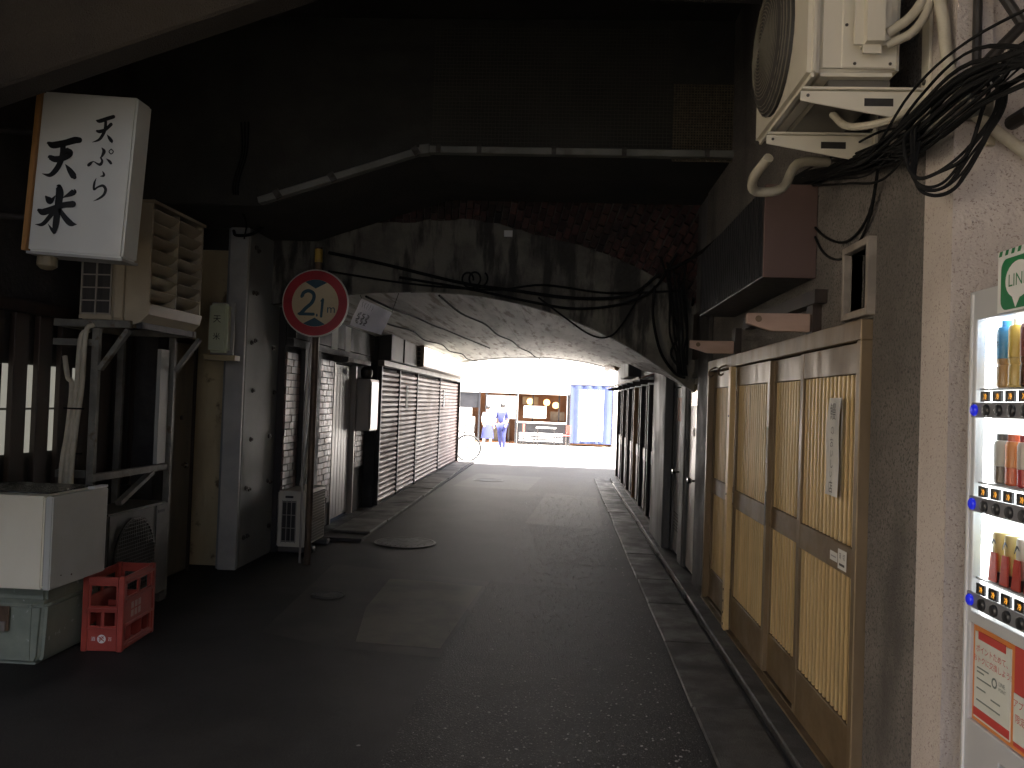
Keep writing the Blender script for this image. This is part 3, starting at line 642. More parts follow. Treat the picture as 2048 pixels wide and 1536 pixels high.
# lower air conditioner
la = thing('air_conditioner', (-3.2,5.8,0), 'grimy grey air conditioner with round mesh fan grille below the rack', 'air conditioner')
lg = mat('grimy casing', (.10,.10,.088), (.075,.075,.066), ns=3, rough=.5)
M().box(-3.30,-2.985,5.36,6.19,.06,.745).build('body', lg, la, bevel=.012, seg=2)
M().lathe((-2.984,5.70,.41), [(.28,0),(.285,.012),(.26,.016),(.26,.004),(0,.003)], 28, 'x').build('fan_ring', K['fin'], la)
gr = M()
for i in range(22):
    t = -.27+i*.0257; h = math.sqrt(max(.275**2-t*t,.001))
    gr.box(-2.972,-2.968,5.70+t-.002,5.70+t+.002,.41-h,.41+h); gr.box(-2.9675,-2.964,5.70-h,5.70+h,.41+t-.002,.41+t+.002)
gr.build('grille', mat('grille dark', (.09,.09,.08), rough=.5), la)
M().box(-2.984,-2.978,6.0,6.18,.08,.73).build('side_panel', lg, la)
M().box(-2.977,-2.975,6.02,6.12,.675,.695).build('badge', K['ink'], la)
for y in (5.42,6.08): M().box(-3.3,-2.97,y,y+.1,0,.058).build('foot', K['concrete_ground'], la)
# fridge on the green box
fr = thing('small_fridge', (-3.05,4.68,.47), 'small cream white refrigerator box set on a green plastic chest', 'refrigerator')
M().box(-3.40,-2.822,4.40,4.95,.472,.985).build('body', K['fridge'], fr, bevel=.008, seg=2)
M().box(-2.814,-2.772,4.398,4.955,.470,.985).build('door', K['fridge_door'], fr, bevel=.006, seg=2)
M().box(-2.822,-2.814,4.412,4.94,.49,.97).build('gasket', mat('gasket', (.25,.23,.18), rough=.6), fr)
M().box(-2.815,-2.770,4.80,4.95,.986,1.0).build('hinge_cap', K['white'], fr, bevel=.003)
M().lathe((-2.771,4.60,.52), [(.006,0),(.006,.002),(0,.003)], 8, 'x').lathe((-2.771,4.50,.535), [(.004,0),(.004,.002),(0,.003)], 8, 'x').build('rust_spot', K['rust'], fr)
tr = M(); rr = random.Random(4)
top = tag(M().box(-3.40,-2.86,4.50,4.94,.9865,.995).build('plastic_sheet', mat('dark plastic film', (.03,.03,.028), (.06,.058,.05), ns=5, rough=.25, bump=1., bs=12, bd=.03)), 'crumpled dark plastic sheet lying on top of the cream refrigerator', 'sheet')
gb = thing('storage_chest', (-3.1,4.85,0), 'dented grey green plastic chest with latch under the refrigerator', 'chest')
M().prism([(-3.45,.0),(-2.92,.0),(-2.90,.05),(-2.885,.36),(-3.45,.36)], 'y', 4.55, 5.12).build('body', K['green'], gb, bevel=.03, seg=3, smooth=True)
M().box(-3.46,-2.872,4.535,5.13,.365,.468).build('lid', K['green'], gb, bevel=.018, seg=3, smooth=True)
lt_ = M().box(-3.20,-3.08,4.522,4.534,.20,.34).build('latch', K['rust'], gb, bevel=.004)
M().box(-3.165,-3.095,4.512,4.5215,.20,.255).build('latch_handle', mat('latch metal', (.35,.32,.28), rough=.4, metal=.6), lt_, bevel=.002)
for x in (-2.97,-3.26): M().box(x-.006,x+.006,4.544,4.552,.03,.35).build('rib', K['green'], gb)
# red crate
ct = thing('bottle_crate', (-2.72,5.07,0), 'red plastic bottle crate with white round emblem on the asphalt', 'crate')
ct.rotation_euler = (0,0,R_(4))
def cx(m_, nm, mt=None, **k): return m_.build(nm, mt or K['red'], ct, **k)
X0, X1, Y0, Y1, H = -2.862,-2.612,4.86,5.32,.455
for (a, b) in ((X0,Y0),(X1-.035,Y0),(X0,Y1-.035),(X1-.035,Y1-.035)): cx(M().box(a,a+.035,b,b+.035,0,H), 'corner_post', bevel=.005)
fm = M(); holed(fm, 'y', Y0+.006, Y0+.018, X0+.036, X1-.036, .004, H-.004, [(X0+.05,X1-.05,.275,.395),(X0+.05,X0+.115,.155,.235),(X1-.115,X1-.05,.155,.235)])
cx(fm, 'front_panel', bevel=.003)
fm = M(); holed(fm, 'y', Y1-.018, Y1-.006, X0+.036, X1-.036, .004, H-.004, [(X0+.05,X1-.05,.275,.395),(X0+.05,X1-.05,.155,.235)])
cx(fm, 'back_panel')
for xx in (X0+.006, X1-.018):
    fm = M(); holed(fm, 'x', xx, xx+.012, Y0+.036, Y1-.036, .004, H-.004, [(Y0+.06,Y0+.21,.32,.40),(Y0+.24,Y1-.06,.32,.40),(Y0+.06,Y1-.06,.05,.14)])
    cx(fm, 'side_panel', bevel=.003)
for z in (.15,.295,.41,.02): cx(M().box(X1-.005,X1+.004,Y0+.03,Y1-.03,z,z+.014), 'rib')
[cx(M().box(X0+.036,X1-.036,Y0-.004,Y0+.005,za,zb_), 'rib') for za, zb_ in ((.245,.262),(.128,.142),(.41,.45))]
cx(M().box(X0+.02,X1-.02,Y0+.02,Y1-.02,.01,.022), 'base')
for i in range(1,3): cx(M().box(X0+.018,X1-.018,Y0+i*.153-.003,Y0+i*.153+.003,.022,.24), 'divider')
cx(M().box((X0+X1)/2-.003,(X0+X1)/2+.003,Y0+.018,Y1-.018,.022,.239), 'divider')
e = M(); xc = (X0+X1)/2; zc_ = .078
e.add([(xc+.026*math.cos(a*.2618), Y0+.003, zc_+.026*math.sin(a*.2618)) for a in range(24)], [tuple(range(24))])
eo = cx(e, 'emblem', K['print_white'], flat=True)
e2 = M()
for q in ([(-.016,.012,.005),(0,0,.006),(.016,-.012,.005)], [(.012,.015,.005),(-.002,-.002,.005),(-.012,-.014,.005)], [(-.014,-.006,.004),(0,.014,.004),(.014,.004,.004)]): e2.ribbon(q, (xc,Y0+.002,zc_), (1,0,0), (0,0,1))
e2.build('emblem_mark', K['red'], eo, flat=True)
cx(M().text('酒', (xc-.05,Y0+.003,zc_),(1,0,0),(0,0,1),.024).text('百', (xc+.05,Y0+.003,zc_),(1,0,0),(0,0,1),.022), 'lettering', K['print_white'], flat=True)
sp_ = M()
for j in range(2):
    for i in range(3): sp_.box(X1-.0055,X1-.0045,Y0+.12+i*.05,Y0+.155+i*.05,.185+j*.05,.225+j*.05)
cx(sp_, 'side_print', mat('faded print', (.45,.30,.26), rough=.6))
# height limit sign
hs = thing('height_limit_sign', (-2.33,7.64,0), 'round red rimmed height limit sign reading 2.1m on rusty pole', 'road sign')
M().tube([(-2.33,7.66,-.02),(-2.33,7.66,1.2),(-2.335,7.66,2.99)], .031, 14).build('pole', K['rust'], hs, smooth=True)
D = (-2.33, 7.60, 2.455)
M().lathe(D, [(0,.012),(.312,.012),(.318,.008),(.318,-.006),(.305,-.010),(0,-.010)], 48, 'y').build('disc_rim', K['sign_rim'], hs, smooth=True)
def ringf(r0, r1, y, a0=0, a1=360, n=48):
    m = M(); vs = []; 
    for i in range(n+1):
        a = R_(a0+(a1-a0)*i/n); vs += [(D[0]+r0*math.cos(a), y, D[2]+r0*math.sin(a)), (D[0]+r1*math.cos(a), y, D[2]+r1*math.sin(a))]
    return m.add(vs, [(2*i,2*i+1,2*i+3,2*i+2) for i in range(n)])
ringf(.222, .306, 7.588).build('red_ring', K['sign_red'], hs, flat=True)
ringf(.0005, .2215, 7.5885).build('cream_field', K['sign_cream'], hs, flat=True)
for sg in (1, -1):
    vs = [(D[0]+.2205*math.cos(R_(90*sg+t)), 7.586, D[2]+.2205*math.sin(R_(90*sg+t))) for t in range(-29,30,4)]
    vs.append((D[0], 7.586, D[2]+sg*.136)); M().add(vs, [tuple(range(len(vs)))]).build('triangle', K['sign_blue'], hs, flat=True)
s4 = .62/860.  # metres per pixel of the close view
def sp2(pts): return [((x-622)*s4, -(y-820)*s4, w_*s4) for x, y, w_ in pts]
dg_ = M()
dg_.ribbon(sp2([(445,735,46),(470,685,46),(530,662,46),(590,690,46),(605,745,46),(575,820,46),(500,890,46),(440,960,50)]), (D[0],7.5862,D[2]), (1,0,0), (0,0,1))
dg_.ribbon(sp2([(415,965,40),(605,965,40)]), (D[0],7.5858,D[2]), (1,0,0), (0,0,1))
dg_.ribbon(sp2([(650,968,22),(652,985,22)]), (D[0],7.586,D[2]), (1,0,0), (0,0,1))
dg_.ribbon(sp2([(722,770,36),(708,992,32)]), (D[0],7.586,D[2]), (1,0,0), (0,0,1))
dg_.ribbon(sp2([(700,790,20),(722,772,20)]), (D[0],7.5857,D[2]), (1,0,0), (0,0,1))
dg_.text('m', (D[0]+(835-622)*s4,7.586,D[2]-(905-820)*s4), (1,0,0), (0,0,1), 72*s4)
dg_.build('digits', K['sign_blue'], hs, flat=True)
M().cyl((-2.335,7.66,2.85),(-2.335,7.66,2.975),.036,14).build('yellow_label', K['yellow'], hs)
M().box(-2.375,-2.285,7.607,7.64,2.44,2.47).box(-2.375,-2.285,7.607,7.64,2.60,2.63).build('clamp', K['bolt'], hs)
M().tube([(-2.42,7.72,0),(-2.42,7.71,1.2),(-2.40,7.70,1.9),(-2.36,7.70,2.25)], .012, 8, smooth=4).build('conduit', K['steel'], hs, smooth=True)
# ground air conditioner
ga = thing('air_conditioner', (-2.66,8.5,0), 'cream air conditioner on concrete blocks behind the height sign pole', 'air conditioner')
X0, X1, Y0, Y1 = -2.82,-2.52,8.17,8.86
for y in (8.20,8.72): M().box(-2.84,-2.44,y,y+.11,0,.058).build('support_block', K['concrete_ground'], ga, bevel=.012)
M().box(X0,X1,Y0,Y1,.06,.62).build('body', K['cream_light'], ga, bevel=.012, seg=2)
M().box(X0+.06,X0+.205,Y0-.001,Y0+.004,.11,.52).build('fin_panel', K['fin'], ga)
gr = M()
for i in range(4): x = X0+.06+i*.047; gr.box(x-.003,x+.003,Y0-.008,Y0-.002,.10,.53)
for i in range(4): z = .12+i*.13; gr.box(X0+.055,X0+.21,Y0-.0075,Y0-.003,z-.003,z+.003)
gr.build('side_grille', K['grille'], ga)
M().box(X0+.09,X0+.17,Y0-.008,Y0+.001,.55,.572).build('handle', K['iron'], ga)
gr = M()
for i in range(20): y = Y0+.05+i*.031; gr.box(X1,X1+.008,y-.002,y+.002,.09,.58)
for i in range(17): z = .09+i*.03; gr.box(X1+.0082,X1+.012,Y0+.04,Y1-.05,z-.002,z+.002)
gr.build('front_grille', K['grille'], ga)
M().box(X1+.0005,X1+.003,Y0+.04,Y1-.05,.085,.585).build('fan_panel', K['fin'], ga)
tag(M().tube([(-2.72,8.62,.62),(-2.70,8.72,.9),(-2.68,8.80,1.5),(-2.66,8.78,2.0),(-2.60,8.60,2.4)], .024, 10, smooth=5).build('wrapped_pipe', K['pipe'], None, smooth=True), 'bent insulated pipe rising behind the height sign pole', 'pipe')
# crooked shiny sheet
fs_ = thing('hanging_sheet', (-1.95,8.0,2.4), 'crooked shiny plastic sheet with scribbled writing hanging beside the sign', 'banner')
pa, pb_, pc, pd = [Vector(q) for q in ((-1.98,7.95,2.555),(-1.645,7.80,2.41),(-1.735,7.78,2.19),(-2.09,7.95,2.29))]
m = M(); n = 14
def fp(u, v, k=0): 
    p = pa.lerp(pb_, u).lerp(pd.lerp(pc, u), v); return p+Vector((0,-1,0))*(.012*math.sin(u*9+v*3)+.008*math.sin(v*11+u*5)+.02*max(0,u-.45)*math.sin(u*23+v*4)+k)
for k in (0, .003):
    m.add([fp(i/n, j/n, k) for j in range(n+1) for i in range(n+1)], [(j*(n+1)+i, j*(n+1)+i+1, (j+1)*(n+1)+i+1, (j+1)*(n+1)+i) for j in range(n) for i in range(n)])
m.build('sheet', K['foil'], fs_, smooth=True, flat=True)
sc_ = M(); rr = random.Random(9)
for i in range(5):
    u0 = .12+i*.075; P_ = [fp(u0+.012*math.sin(t*5+i), .08+.2*t/4, .0055) for t in range(5)]; sc_.tube(P_, .0016, 4)
for i in range(3):
    for s_ in range(3):
        u0 = .15+i*.13; P_ = [fp(u0+.05*math.sin(t*2.3+i*2+s_), .45+.42*t/6, .0055) for t in range(7)]; sc_.tube(P_, .0022, 4, smooth=3)
sc_.build('scribbled_writing', K['ink'], fs_)
M().tube([pa, (-2.02,8.0,2.62)], .003, 5).build('string', K['cable'], fs_); M().tube([pb_, (-1.62,8.0,2.64)], .003, 5).build('string', K['cable'], fs_)
# lit sign over the shutters
ls = thing('shop_sign', (-2.5,17,2.3), 'long glowing white sign panel above the wide roller shutters', 'sign')
M().box(-2.66,-2.36,13.95,20.9,2.135,2.51).build('case', mat('brown sign case', (.24,.19,.14), (.17,.13,.10), ns=2, rough=.5), ls, bevel=.006)
for a, b in ((14.0,16.05),(16.12,20.7)): M().box(-2.359,-2.348,a,b,2.165,2.475).build('sign_face', K['sign_lit'], ls)
e = M()
for i in range(4): e.lathe((-2.45,13.948,2.43-i*.075), [(.032,0),(.032,-.003),(0,-.004)], 18, 'y')
e.build('round_mark', K['wall_dark'], ls)
for i in range(6):
    y = 15.2+i*.95; M().box(-2.42,-2.34,y,y+.12,2.512,2.57).build('lamp_bracket', K['iron'], ls, bevel=.01)
M().tube([(-2.40,14.6,2.53),(-2.38,17,2.54),(-2.38,20.9,2.53)], .018, 8).build('conduit', K['steel'], ls)
ub = thing('vent_box', (-2.6,12.6,2.2), 'dull grey boxed duct above the first shutters beside the lit sign', 'duct')
M().box(-2.66,-2.47,11.80,13.94,2.135,2.52).build('box', mat('duct paint', (.09,.08,.065), (.06,.055,.045), ns=2, rough=.6), ub, bevel=.01)
M().box(-2.469,-2.455,12.7,12.75,2.14,2.52).build('seam', K['wall_dark'], ub)
# bicycle
bk = thing('bicycle', (-2.9,21.45,0), 'black city bicycle with front basket at the tunnel mouth', 'bicycle')
def wheel(xc):
    w0 = M().tube([(xc+.335*math.cos(a*.1745),21.45,.345+.335*math.sin(a*.1745)) for a in range(37)], .026, 8, cap=False).build('wheel', K['rubber'], bk, smooth=True)
    M().tube([(xc+.312*math.cos(a*.1745),21.45,.345+.312*math.sin(a*.1745)) for a in range(37)], .008, 6, cap=False).build('rim', K['chrome'], w0)
    sp = M()
    for k in range(16):
        a = k*math.pi/8; sp.tube([(xc,21.45+(.02 if k % 2 else -.02),.345),(xc+.31*math.cos(a),21.45,.345+.31*math.sin(a))], .0015, 4)
    sp.build('spokes', K['chrome'], w0); M().cyl((xc,21.41,.345),(xc,21.49,.345),.022,10).build('hub', K['chrome'], w0)
wheel(-2.39); wheel(-3.48)
f_ = M()
for a, b in (((-2.55,21.45,.85),(-3.0,21.45,.32)),((-2.53,21.45,.78),(-2.52,21.45,.92)),((-3.0,21.45,.32),(-3.12,21.45,.80)),((-3.48,21.45,.345),(-3.0,21.45,.32)),((-3.48,21.45,.345),(-3.10,21.45,.72)),((-2.53,21.45,.80),(-2.39,21.42,.345))): f_.tube([a, b], .015, 8)
f_.build('frame', K['iron'], bk)
M().tube([(-2.58,21.17,1.02),(-2.50,21.30,1.03),(-2.52,21.45,1.0),(-2.50,21.60,1.03),(-2.58,21.73,1.02)], .012, 8, smooth=3).build('handlebar', K['chrome'], bk)
M().lathe((-3.13,21.45,.82), [(.03,-.04),(.10,.0),(.09,.04),(0,.05)], 14).build('saddle', K['rubber'], bk, smooth=True)
bs_ = M()
for i in range(9):
    x = -2.48+i*.03; 
    for yy in (21.30,21.60): bs_.bar((x,yy,.72),(x+.01,yy,.97), .005, .005)
for i in range(8):
    yy = 21.30+i*.0428; bs_.bar((-2.48,yy,.72),(-2.48,yy,.97), .005, .005); bs_.bar((-2.24,yy,.72),(-2.23,yy,.97), .005, .005)
for z in (.72,.80,.88,.97): bs_.bar((-2.485,21.30,z),(-2.22,21.30,z), .007, .007).bar((-2.485,21.60,z),(-2.22,21.60,z), .007, .007).bar((-2.23,21.30,z),(-2.23,21.60,z), .007, .007)
bs_.build('basket', K['iron'], bk)
# manhole covers
def manhole(x, y, r, label):
    t = thing('manhole_cover', (x,y,.005), label, 'manhole')
    M().lathe((x,y,.006), [(r,0),(r,.004),(r*.93,.005),(r*.93,0)], 36).build('rim', K['manhole_rim'], t)
    M().lathe((x,y,.006), [(r*.915,0),(r*.915,.003),(0,.004)], 36).build('cover', K['manhole'], t)
    g = M()
    for i in range(-4, 5):
        h = math.sqrt(max(.8-(i/5)**2, .05))*r*.85; g.box(x+i*r*.17-.006, x+i*r*.17+.006, y-h, y+h, .009, .0125)
    g.build('ribs', K['manhole'], t)
manhole(-1.66, 9.03, .34, 'large iron manhole cover near the ground air conditioner')
manhole(-1.80, 6.51, .135, 'small iron manhole cover beside the pale asphalt patch')
manhole(-1.40, 16.5, .30, 'iron manhole cover on the pale road patch by the wide shutters')
# ================================================================== THINGS, right side
df = thing('door_frame', (1.27,5.1,.05), 'bronze frame and track around the four sliding lattice doors', 'door frame')
M().box(1.205,1.30,3.42,6.91,1.90,1.985).build('head_track', K['gold_rail'], df, bevel=.004)
M().box(1.205,1.30,3.418,3.465,.046,1.899).build('jamb', K['gold_rail'], df, bevel=.004)
M().box(1.205,1.30,6.865,6.91,.046,1.899).build('jamb', K['gold_rail'], df, bevel=.004)
M().box(1.20,1.33,3.42,6.91,.046,.058).box(1.235,1.243,3.47,6.86,.059,.068).box(1.265,1.273,3.47,6.86,.059,.068).build('sill_track', K['gold_panel'], df)
cp = M().box(1.185,1.222,5.88,5.955,.05,1.898).build('centre_post', K['slat_gold'], df, bevel=.004)
for z in (.09,.17,.25,.33,1.0,1.55): M().lathe((1.185,5.917,z), [(.009,0),(.008,-.004),(0,-.005)], 10, 'x').build('screw', K['bolt'], cp)
for y in (6.55,6.15):
    M().tube([(1.205,y,1.92),(1.16,y,1.90),(1.15,y,1.86),(1.17,y,1.845),(1.185,y,1.86)], .007, 6, smooth=3).build('hook', K['rust'], df)
dl = ['sliding lattice door leaf with vertical paper strip and two stickers', 'sliding lattice door leaf between the stickered leaf and narrow paper strip', 'sliding lattice door leaf with narrow paper on its stile beside the bolted post', 'fixed lattice leaf next to the steel doors behind the bolted post']
LV = [(3.468,4.335,1.228),(4.30,4.995,1.252),(4.955,5.90,1.228),(5.93,6.862,1.252)]
smesh = {}
for k, (a, b, x) in enumerate(LV):
    d = thing('sliding_door', (x,(a+b)/2,.07), dl[k], 'sliding door', 'sliding lattice doors')
    sw = .055
    M().box(x,x+.028,a,a+sw,.07,1.895).build('stile', K['gold_rail'], d, bevel=.003)
    M().box(x,x+.028,b-sw,b,.07,1.895).build('stile', K['gold_rail'], d, bevel=.003)
    for z0, z1, nm in ((.07,.30,'kick_panel'),(.91,1.035,'middle_rail'),(1.765,1.895,'top_rail')):
        M().box(x+.001,x+.026,a+sw+.001,b-sw-.001,z0,z1).build(nm, K['gold_panel'] if nm != 'top_rail' else K['gold_rail'], d, bevel=.003)
    M().box(x+.022,x+.026,a+sw,b-sw,.30,.91).box(x+.022,x+.026,a+sw,b-sw,1.035,1.765).build('backing', K['slat_back'], d)
    ww = b-a-2*sw; ns_ = int(ww/.052); p_ = ww/ns_
    for z0, z1 in ((.302,.908),(1.037,1.763)):
        key = (round(z1-z0,3), 0)
        if key not in smesh: smesh[key] = meshof(M().box(-.006,.006,-.0105,.0105,-(z1-z0)/2,(z1-z0)/2), K['slat_gold'], bevel=.002)
        for i in range(ns_):
            piece('slat', smesh[key], d, (x+.014, a+sw+p_*(i+.5), (z0+z1)/2))
    if k == 1: M().lathe((x-.001,b-.03,.93), [(.016,0),(.016,-.003),(.011,-.001),(0,0)], 14, 'x').build('finger_pull', K['bolt'], d)
    if k == 2: M().box(x-.004,x,a+.012,a+.035,.92,1.12).build('lock_plate', K['bolt'], d)
# stickers and papers (things lying on the doors)
ps = thing('paper_strip', (1.22,3.76,1.45), 'long white paper strip with vertical brush writing on the lattice door', 'notice')
m = M(); n = 12
for e_ in (0, .0015):
    vs = []
    for j in range(n+1):
        t = j/n; sh_ = .018*math.sin(t*2.6)-.012; 
        for i in range(5): vs.append((1.215-.004*math.sin(i*1.4+t*7)-e_, 3.675+.042*i+sh_+ (t-.5)*.012, 1.665-t*.435))
    m.add(vs, [(j*5+i, j*5+i+1, (j+1)*5+i+1, (j+1)*5+i) for j in range(n) for i in range(4)])
m.build('paper', K['paper'], ps, smooth=True, flat=True)
lt = M()
for ch, z, h, dy in (('鰻',1.605,.075,.0),('の',1.52,.035,.0),('お',1.468,.042,.005),('い',1.418,.03,.0),('し',1.372,.036,-.004),('い',1.325,.028,0),('店',1.27,.055,.004)):
    lt.text(ch, (1.208,3.752+dy+(1.45-z)*.02,z), (0,-1,0), (0,0,1), h)
lt.build('writing', mat('grey ink', (.10,.10,.10), rough=.6), ps, flat=True)
for (y0, y1, z0, z1, lab, tx) in ((3.70,3.795,.945,.985,'small blank white sticker on the middle rail of the lattice door',None),(3.585,3.69,.925,1.01,'white sticker with two dark characters on the lattice door rail',1)):
    s_ = thing('sticker', (1.226,y0,z0), lab, 'sticker')
    M().box(1.2265,1.2278,y0,y1,z0,z1).build('paper', K['paper'], s_)
    if tx: M().text('貸', (1.2260,y1-.03,.982),(0,-1,0),(0,0,1),.026).text('切', (1.2260,y0+.03,.982),(0,-1,0),(0,0,1),.026).box(1.2255,1.2262,y0+.02,y1-.02,.940,.950).build('lettering', K['ink'], s_, flat=True)
    else: M().box(1.2257,1.2263,y0+.015,y1-.015,.962,.967).build('lettering', mat('grey print', (.3,.3,.3)), s_)
tag(M().box(1.2255,1.2275,4.962,5.0,1.29,1.50).build('paper_strip', K['paper']), 'narrow white paper strip taped on the stile between two lattice doors', 'notice')
tag(M().box(1.2495,1.2515,5.98,6.06,.93,1.0).build('sticker', K['paper']), 'small pale sticker on the fixed lattice leaf behind bolted post', 'sticker')
# hood box and support arms above the doors
hd = thing('hood_box', (1.1,4.6,2.2), 'big black ribbed box with dull pink end above the lattice doors', 'hood')
M().box(.99,1.248,4.2,6.1,2.27,2.73).build('case', K['hood'], hd, bevel=.004)
M().box(.986,1.247,4.182,4.198,2.265,2.735).build('end_plate', K['hood_pink'], hd, bevel=.003)
rb_ = meshof(M().box(-.004,0,-.004,.004,-.22,.22), K['hood'])
for i in range(30): piece('rib', rb_, hd, (.9895, 4.26+i*.06, 2.50))
for y, z, lab in ((4.13,2.04,'pale pink timber arm jutting from the wall near the small window'),(5.92,2.04,'pale pink timber arm jutting from the wall near the steel doors')):
    a_ = thing('support_arm', (1.25,y,z), lab, 'bracket', 'timber arms above the sliding doors')
    M().prism([(1.205,z-.05),(1.02,z-.05),(.90,z-.015),(.90,z+.035),(1.205,z+.04)], 'y', y-.02, y+.02).build('arm', K['wood_pink'], a_, bevel=.003)
    M().lathe((.955,y-.0205,z+.008), [(.016,0),(.014,-.003),(0,-.004)], 14, 'y').build('bolt_hole', K['rust'], a_)
    M().box(1.206,1.249,y-.05,y+.05,z-.10,z+.13).build('wall_plate', K['wood_dark'], a_)
tag(M().prism([(4.0,2.12),(4.0,2.185),(5.55,2.195),(5.55,2.13)], 'x', 1.19, 1.249).build('wall_ledge', K['wood_dark']), 'dark timber ledge fixed to the wall under the black hood box', 'ledge')
# steel doors
def sdoor(a, b, top, label, knob, mm):
    d = thing('steel_door', (1.3,(a+b)/2,.05), label, 'door')
    M().box(1.260,1.30,a+.045,b-.045,.06,top-.05).build('panel', K[mm], d, bevel=.003)
    M().box(1.235,1.34,a,a+.043,.047,top).box(1.235,1.34,b-.043,b,.047,top).box(1.235,1.34,a+.043,b-.043,top-.045,top).build('frame', K['wall_grey'], d, bevel=.003)
    kb = M().lathe((1.259,knob,.93), [(.03,0),(.03,-.006),(.013,-.01),(.013,-.04),(.028,-.05),(.03,-.075),(.022,-.085),(0,-.087)], 16, 'x').build('knob', K['chrome'], d, smooth=True)
    return d
d1 = sdoor(7.505, 8.195, 1.925, 'dull beige steel door with round knob next to lattice doors', 7.64, 'steel')
M().box(1.255,1.2595,7.60,8.10,1.62,1.82).build('upper_pane', mat('amber pane', (.55,.42,.2), (.45,.33,.16), ns=3, rough=.12, metal=.3), d1)
M().box(1.2565,1.2595,7.80,7.90,1.33,1.41).build('plaque', K['print_white'], d1)
d2 = sdoor(8.525, 9.115, 1.855, 'narrow grey steel door with louvre beside the grey pier', 8.66, 'steel_door')
M().box(1.2565,1.2595,8.70,8.95,1.45,1.70).build('notice', mat('orange notice', (.55,.25,.14), rough=.5), d2)
lv = M()
for i in range(6): lv.bar((1.253,8.64,.30+i*.035),(1.253,8.99,.30+i*.035), .012, .006, (1,0,.6))
lv.build('louvre', K['iron'], d2)
# far right shop front
rs = thing('glass_door_shop', (1.3,14,0), 'row of dark framed glass doors facing the shutters across the alley', 'shop')
ye = [10.47,11.5,12.6,13.75,14.95,16.2,17.75]
M().box(1.22,1.40,10.46,17.8,1.90,1.99).build('head_beam', K['wood_dark'], rs, bevel=.004)
M().box(1.22,1.40,10.46,17.8,.046,.085).build('sill', K['wood_dark'], rs)
for i, y in enumerate(ye):
    M().box(1.205,1.40,y-.045,y+.045,.088,1.897).build('post', K['wood_orange' if i == 3 else 'wood_dark'], rs, bevel=.004)
for i in range(6):
    a, b = ye[i]+.047, ye[i+1]-.047
    M().box(1.262,1.27,a,b,.98,1.896).build('pane', K['glass_pale'], rs)
    M().box(1.255,1.275,a,b,.09,.80).build('lower_panel', K['steel_door'], rs)
    M().box(1.248,1.275,a,b,.802,.975).build('rail', K['white_panel'], rs)
    M().box(1.235,1.262,(a+b)/2-.025,(a+b)/2+.025,.09,1.896).build('stile', K['wood_dark'], rs)
aw = thing('small_awning', (1.1,14,2), 'thin rusty tin awning over the dark framed glass doors', 'awning')
M().prism([(.985,1.94),(1.20,2.01),(1.20,2.03),(.98,1.96)], 'y', 10.5, 17.8).build('tin_sheet', mat('rusty tin', (.30,.20,.15), (.20,.12,.09), ns=5, rough=.5, metal=.3), aw)
for i in range(8): y = 10.6+i*1.0; M().box(.99,1.20,y,y+.03,1.90,1.938).build('rafter', K['wood_dark'], aw)
M().tube([(.98,10.45,1.955),(.98,17.85,1.955)], .016, 8).build('front_rail', K['rust'], aw)
bxs = thing('junction_box', (1.1,12.3,2.1), 'grey utility cabinet hung above the tin awning under the vault', 'cabinet')
M().box(1.0,1.198,12.6,14.2,2.04,2.30).build('box', K['wall_grey'], bxs, bevel=.01)
tag(M().tube([(1.08,16.4,2.33),(1.02,17.2,2.39),(.98,18.0,2.42),(1.0,18.5,2.38)], [.05,.07,.08,.06], 10).build('wrapped_duct', K['rust'], None, smooth=True), 'lumpy wrapped duct stub under the vault above the awning', 'duct')
# electricity meter and conduits near the arch springing
em = thing('meter_box', (1.2,8.2,2.2), 'small grey switch box with conduits above the steel doors', 'meter')
M().box(1.19,1.248,8.10,8.30,2.18,2.42).build('box', K['steel'], em, bevel=.008)
M().box(1.19,1.248,8.20,8.28,1.98,2.165).build('lower_box', K['wall_grey'], em, bevel=.006)
M().tube([(1.20,8.40,1.98),(1.20,8.40,2.55),(1.20,8.46,2.66),(1.21,8.62,2.68),(1.21,8.70,2.60),(1.21,8.72,1.9)], .03, 10, smooth=4).build('conduit', K['cable'], em, smooth=True)
M().tube([(1.22,8.05,2.1),(1.22,8.0,2.5),(1.20,7.75,2.62)], .012, 8, smooth=4).build('conduit', K['cable'], em)
tag(M().box(1.225,1.249,7.46,7.98,2.05,2.48).build('wall_board', K['wood_dark'], None, bevel=.004), 'dark board on the wall behind the switch box', 'board')
# cables along the arch
def cable(pts, r, label, grp='black cables slung across the arch'):
    return tag(M().tube(pts, r, 7, smooth=6).build('cable', K['cable'], None, smooth=True), label, 'cable', grp)
cable([(-2.3,7.86,2.98),(-1.75,7.86,2.88),(-1.0,7.86,2.72),(-.5,7.85,2.66),(.1,7.85,2.60),(.6,7.85,2.64),(.9,7.86,2.86)], .016, 'thick black cable sagging over the concrete arch ring')
cable([(-2.3,7.87,2.80),(-1.5,7.87,2.70),(-.7,7.86,2.66),(-.2,7.86,2.72),(.4,7.86,2.66),(1.1,7.86,2.70)], .010, 'thin black cable looping nearly level across the arch ring')
cable([(-1.6,7.88,2.76),(-.9,7.87,2.66),(-.35,7.86,2.56),(.1,7.85,2.50),(.55,7.85,2.56),(.85,7.86,2.72),(1.05,7.86,3.05)], .013, 'black cable hanging in a shallow sag below the thick cable')
cable([(-.25,7.86,2.60),(.0,7.85,2.42),(.25,7.85,2.26),(.42,7.85,2.24),(.55,7.85,2.36),(.75,7.86,2.72)], .009, 'thin cable drooping lowest under the arch cables')
cable([(.85,7.86,2.74),(.84,7.84,2.45),(.92,7.84,2.12),(1.06,7.84,1.92),(1.16,7.86,1.88)], .014, 'black cable running down the arch springing by the switch box')
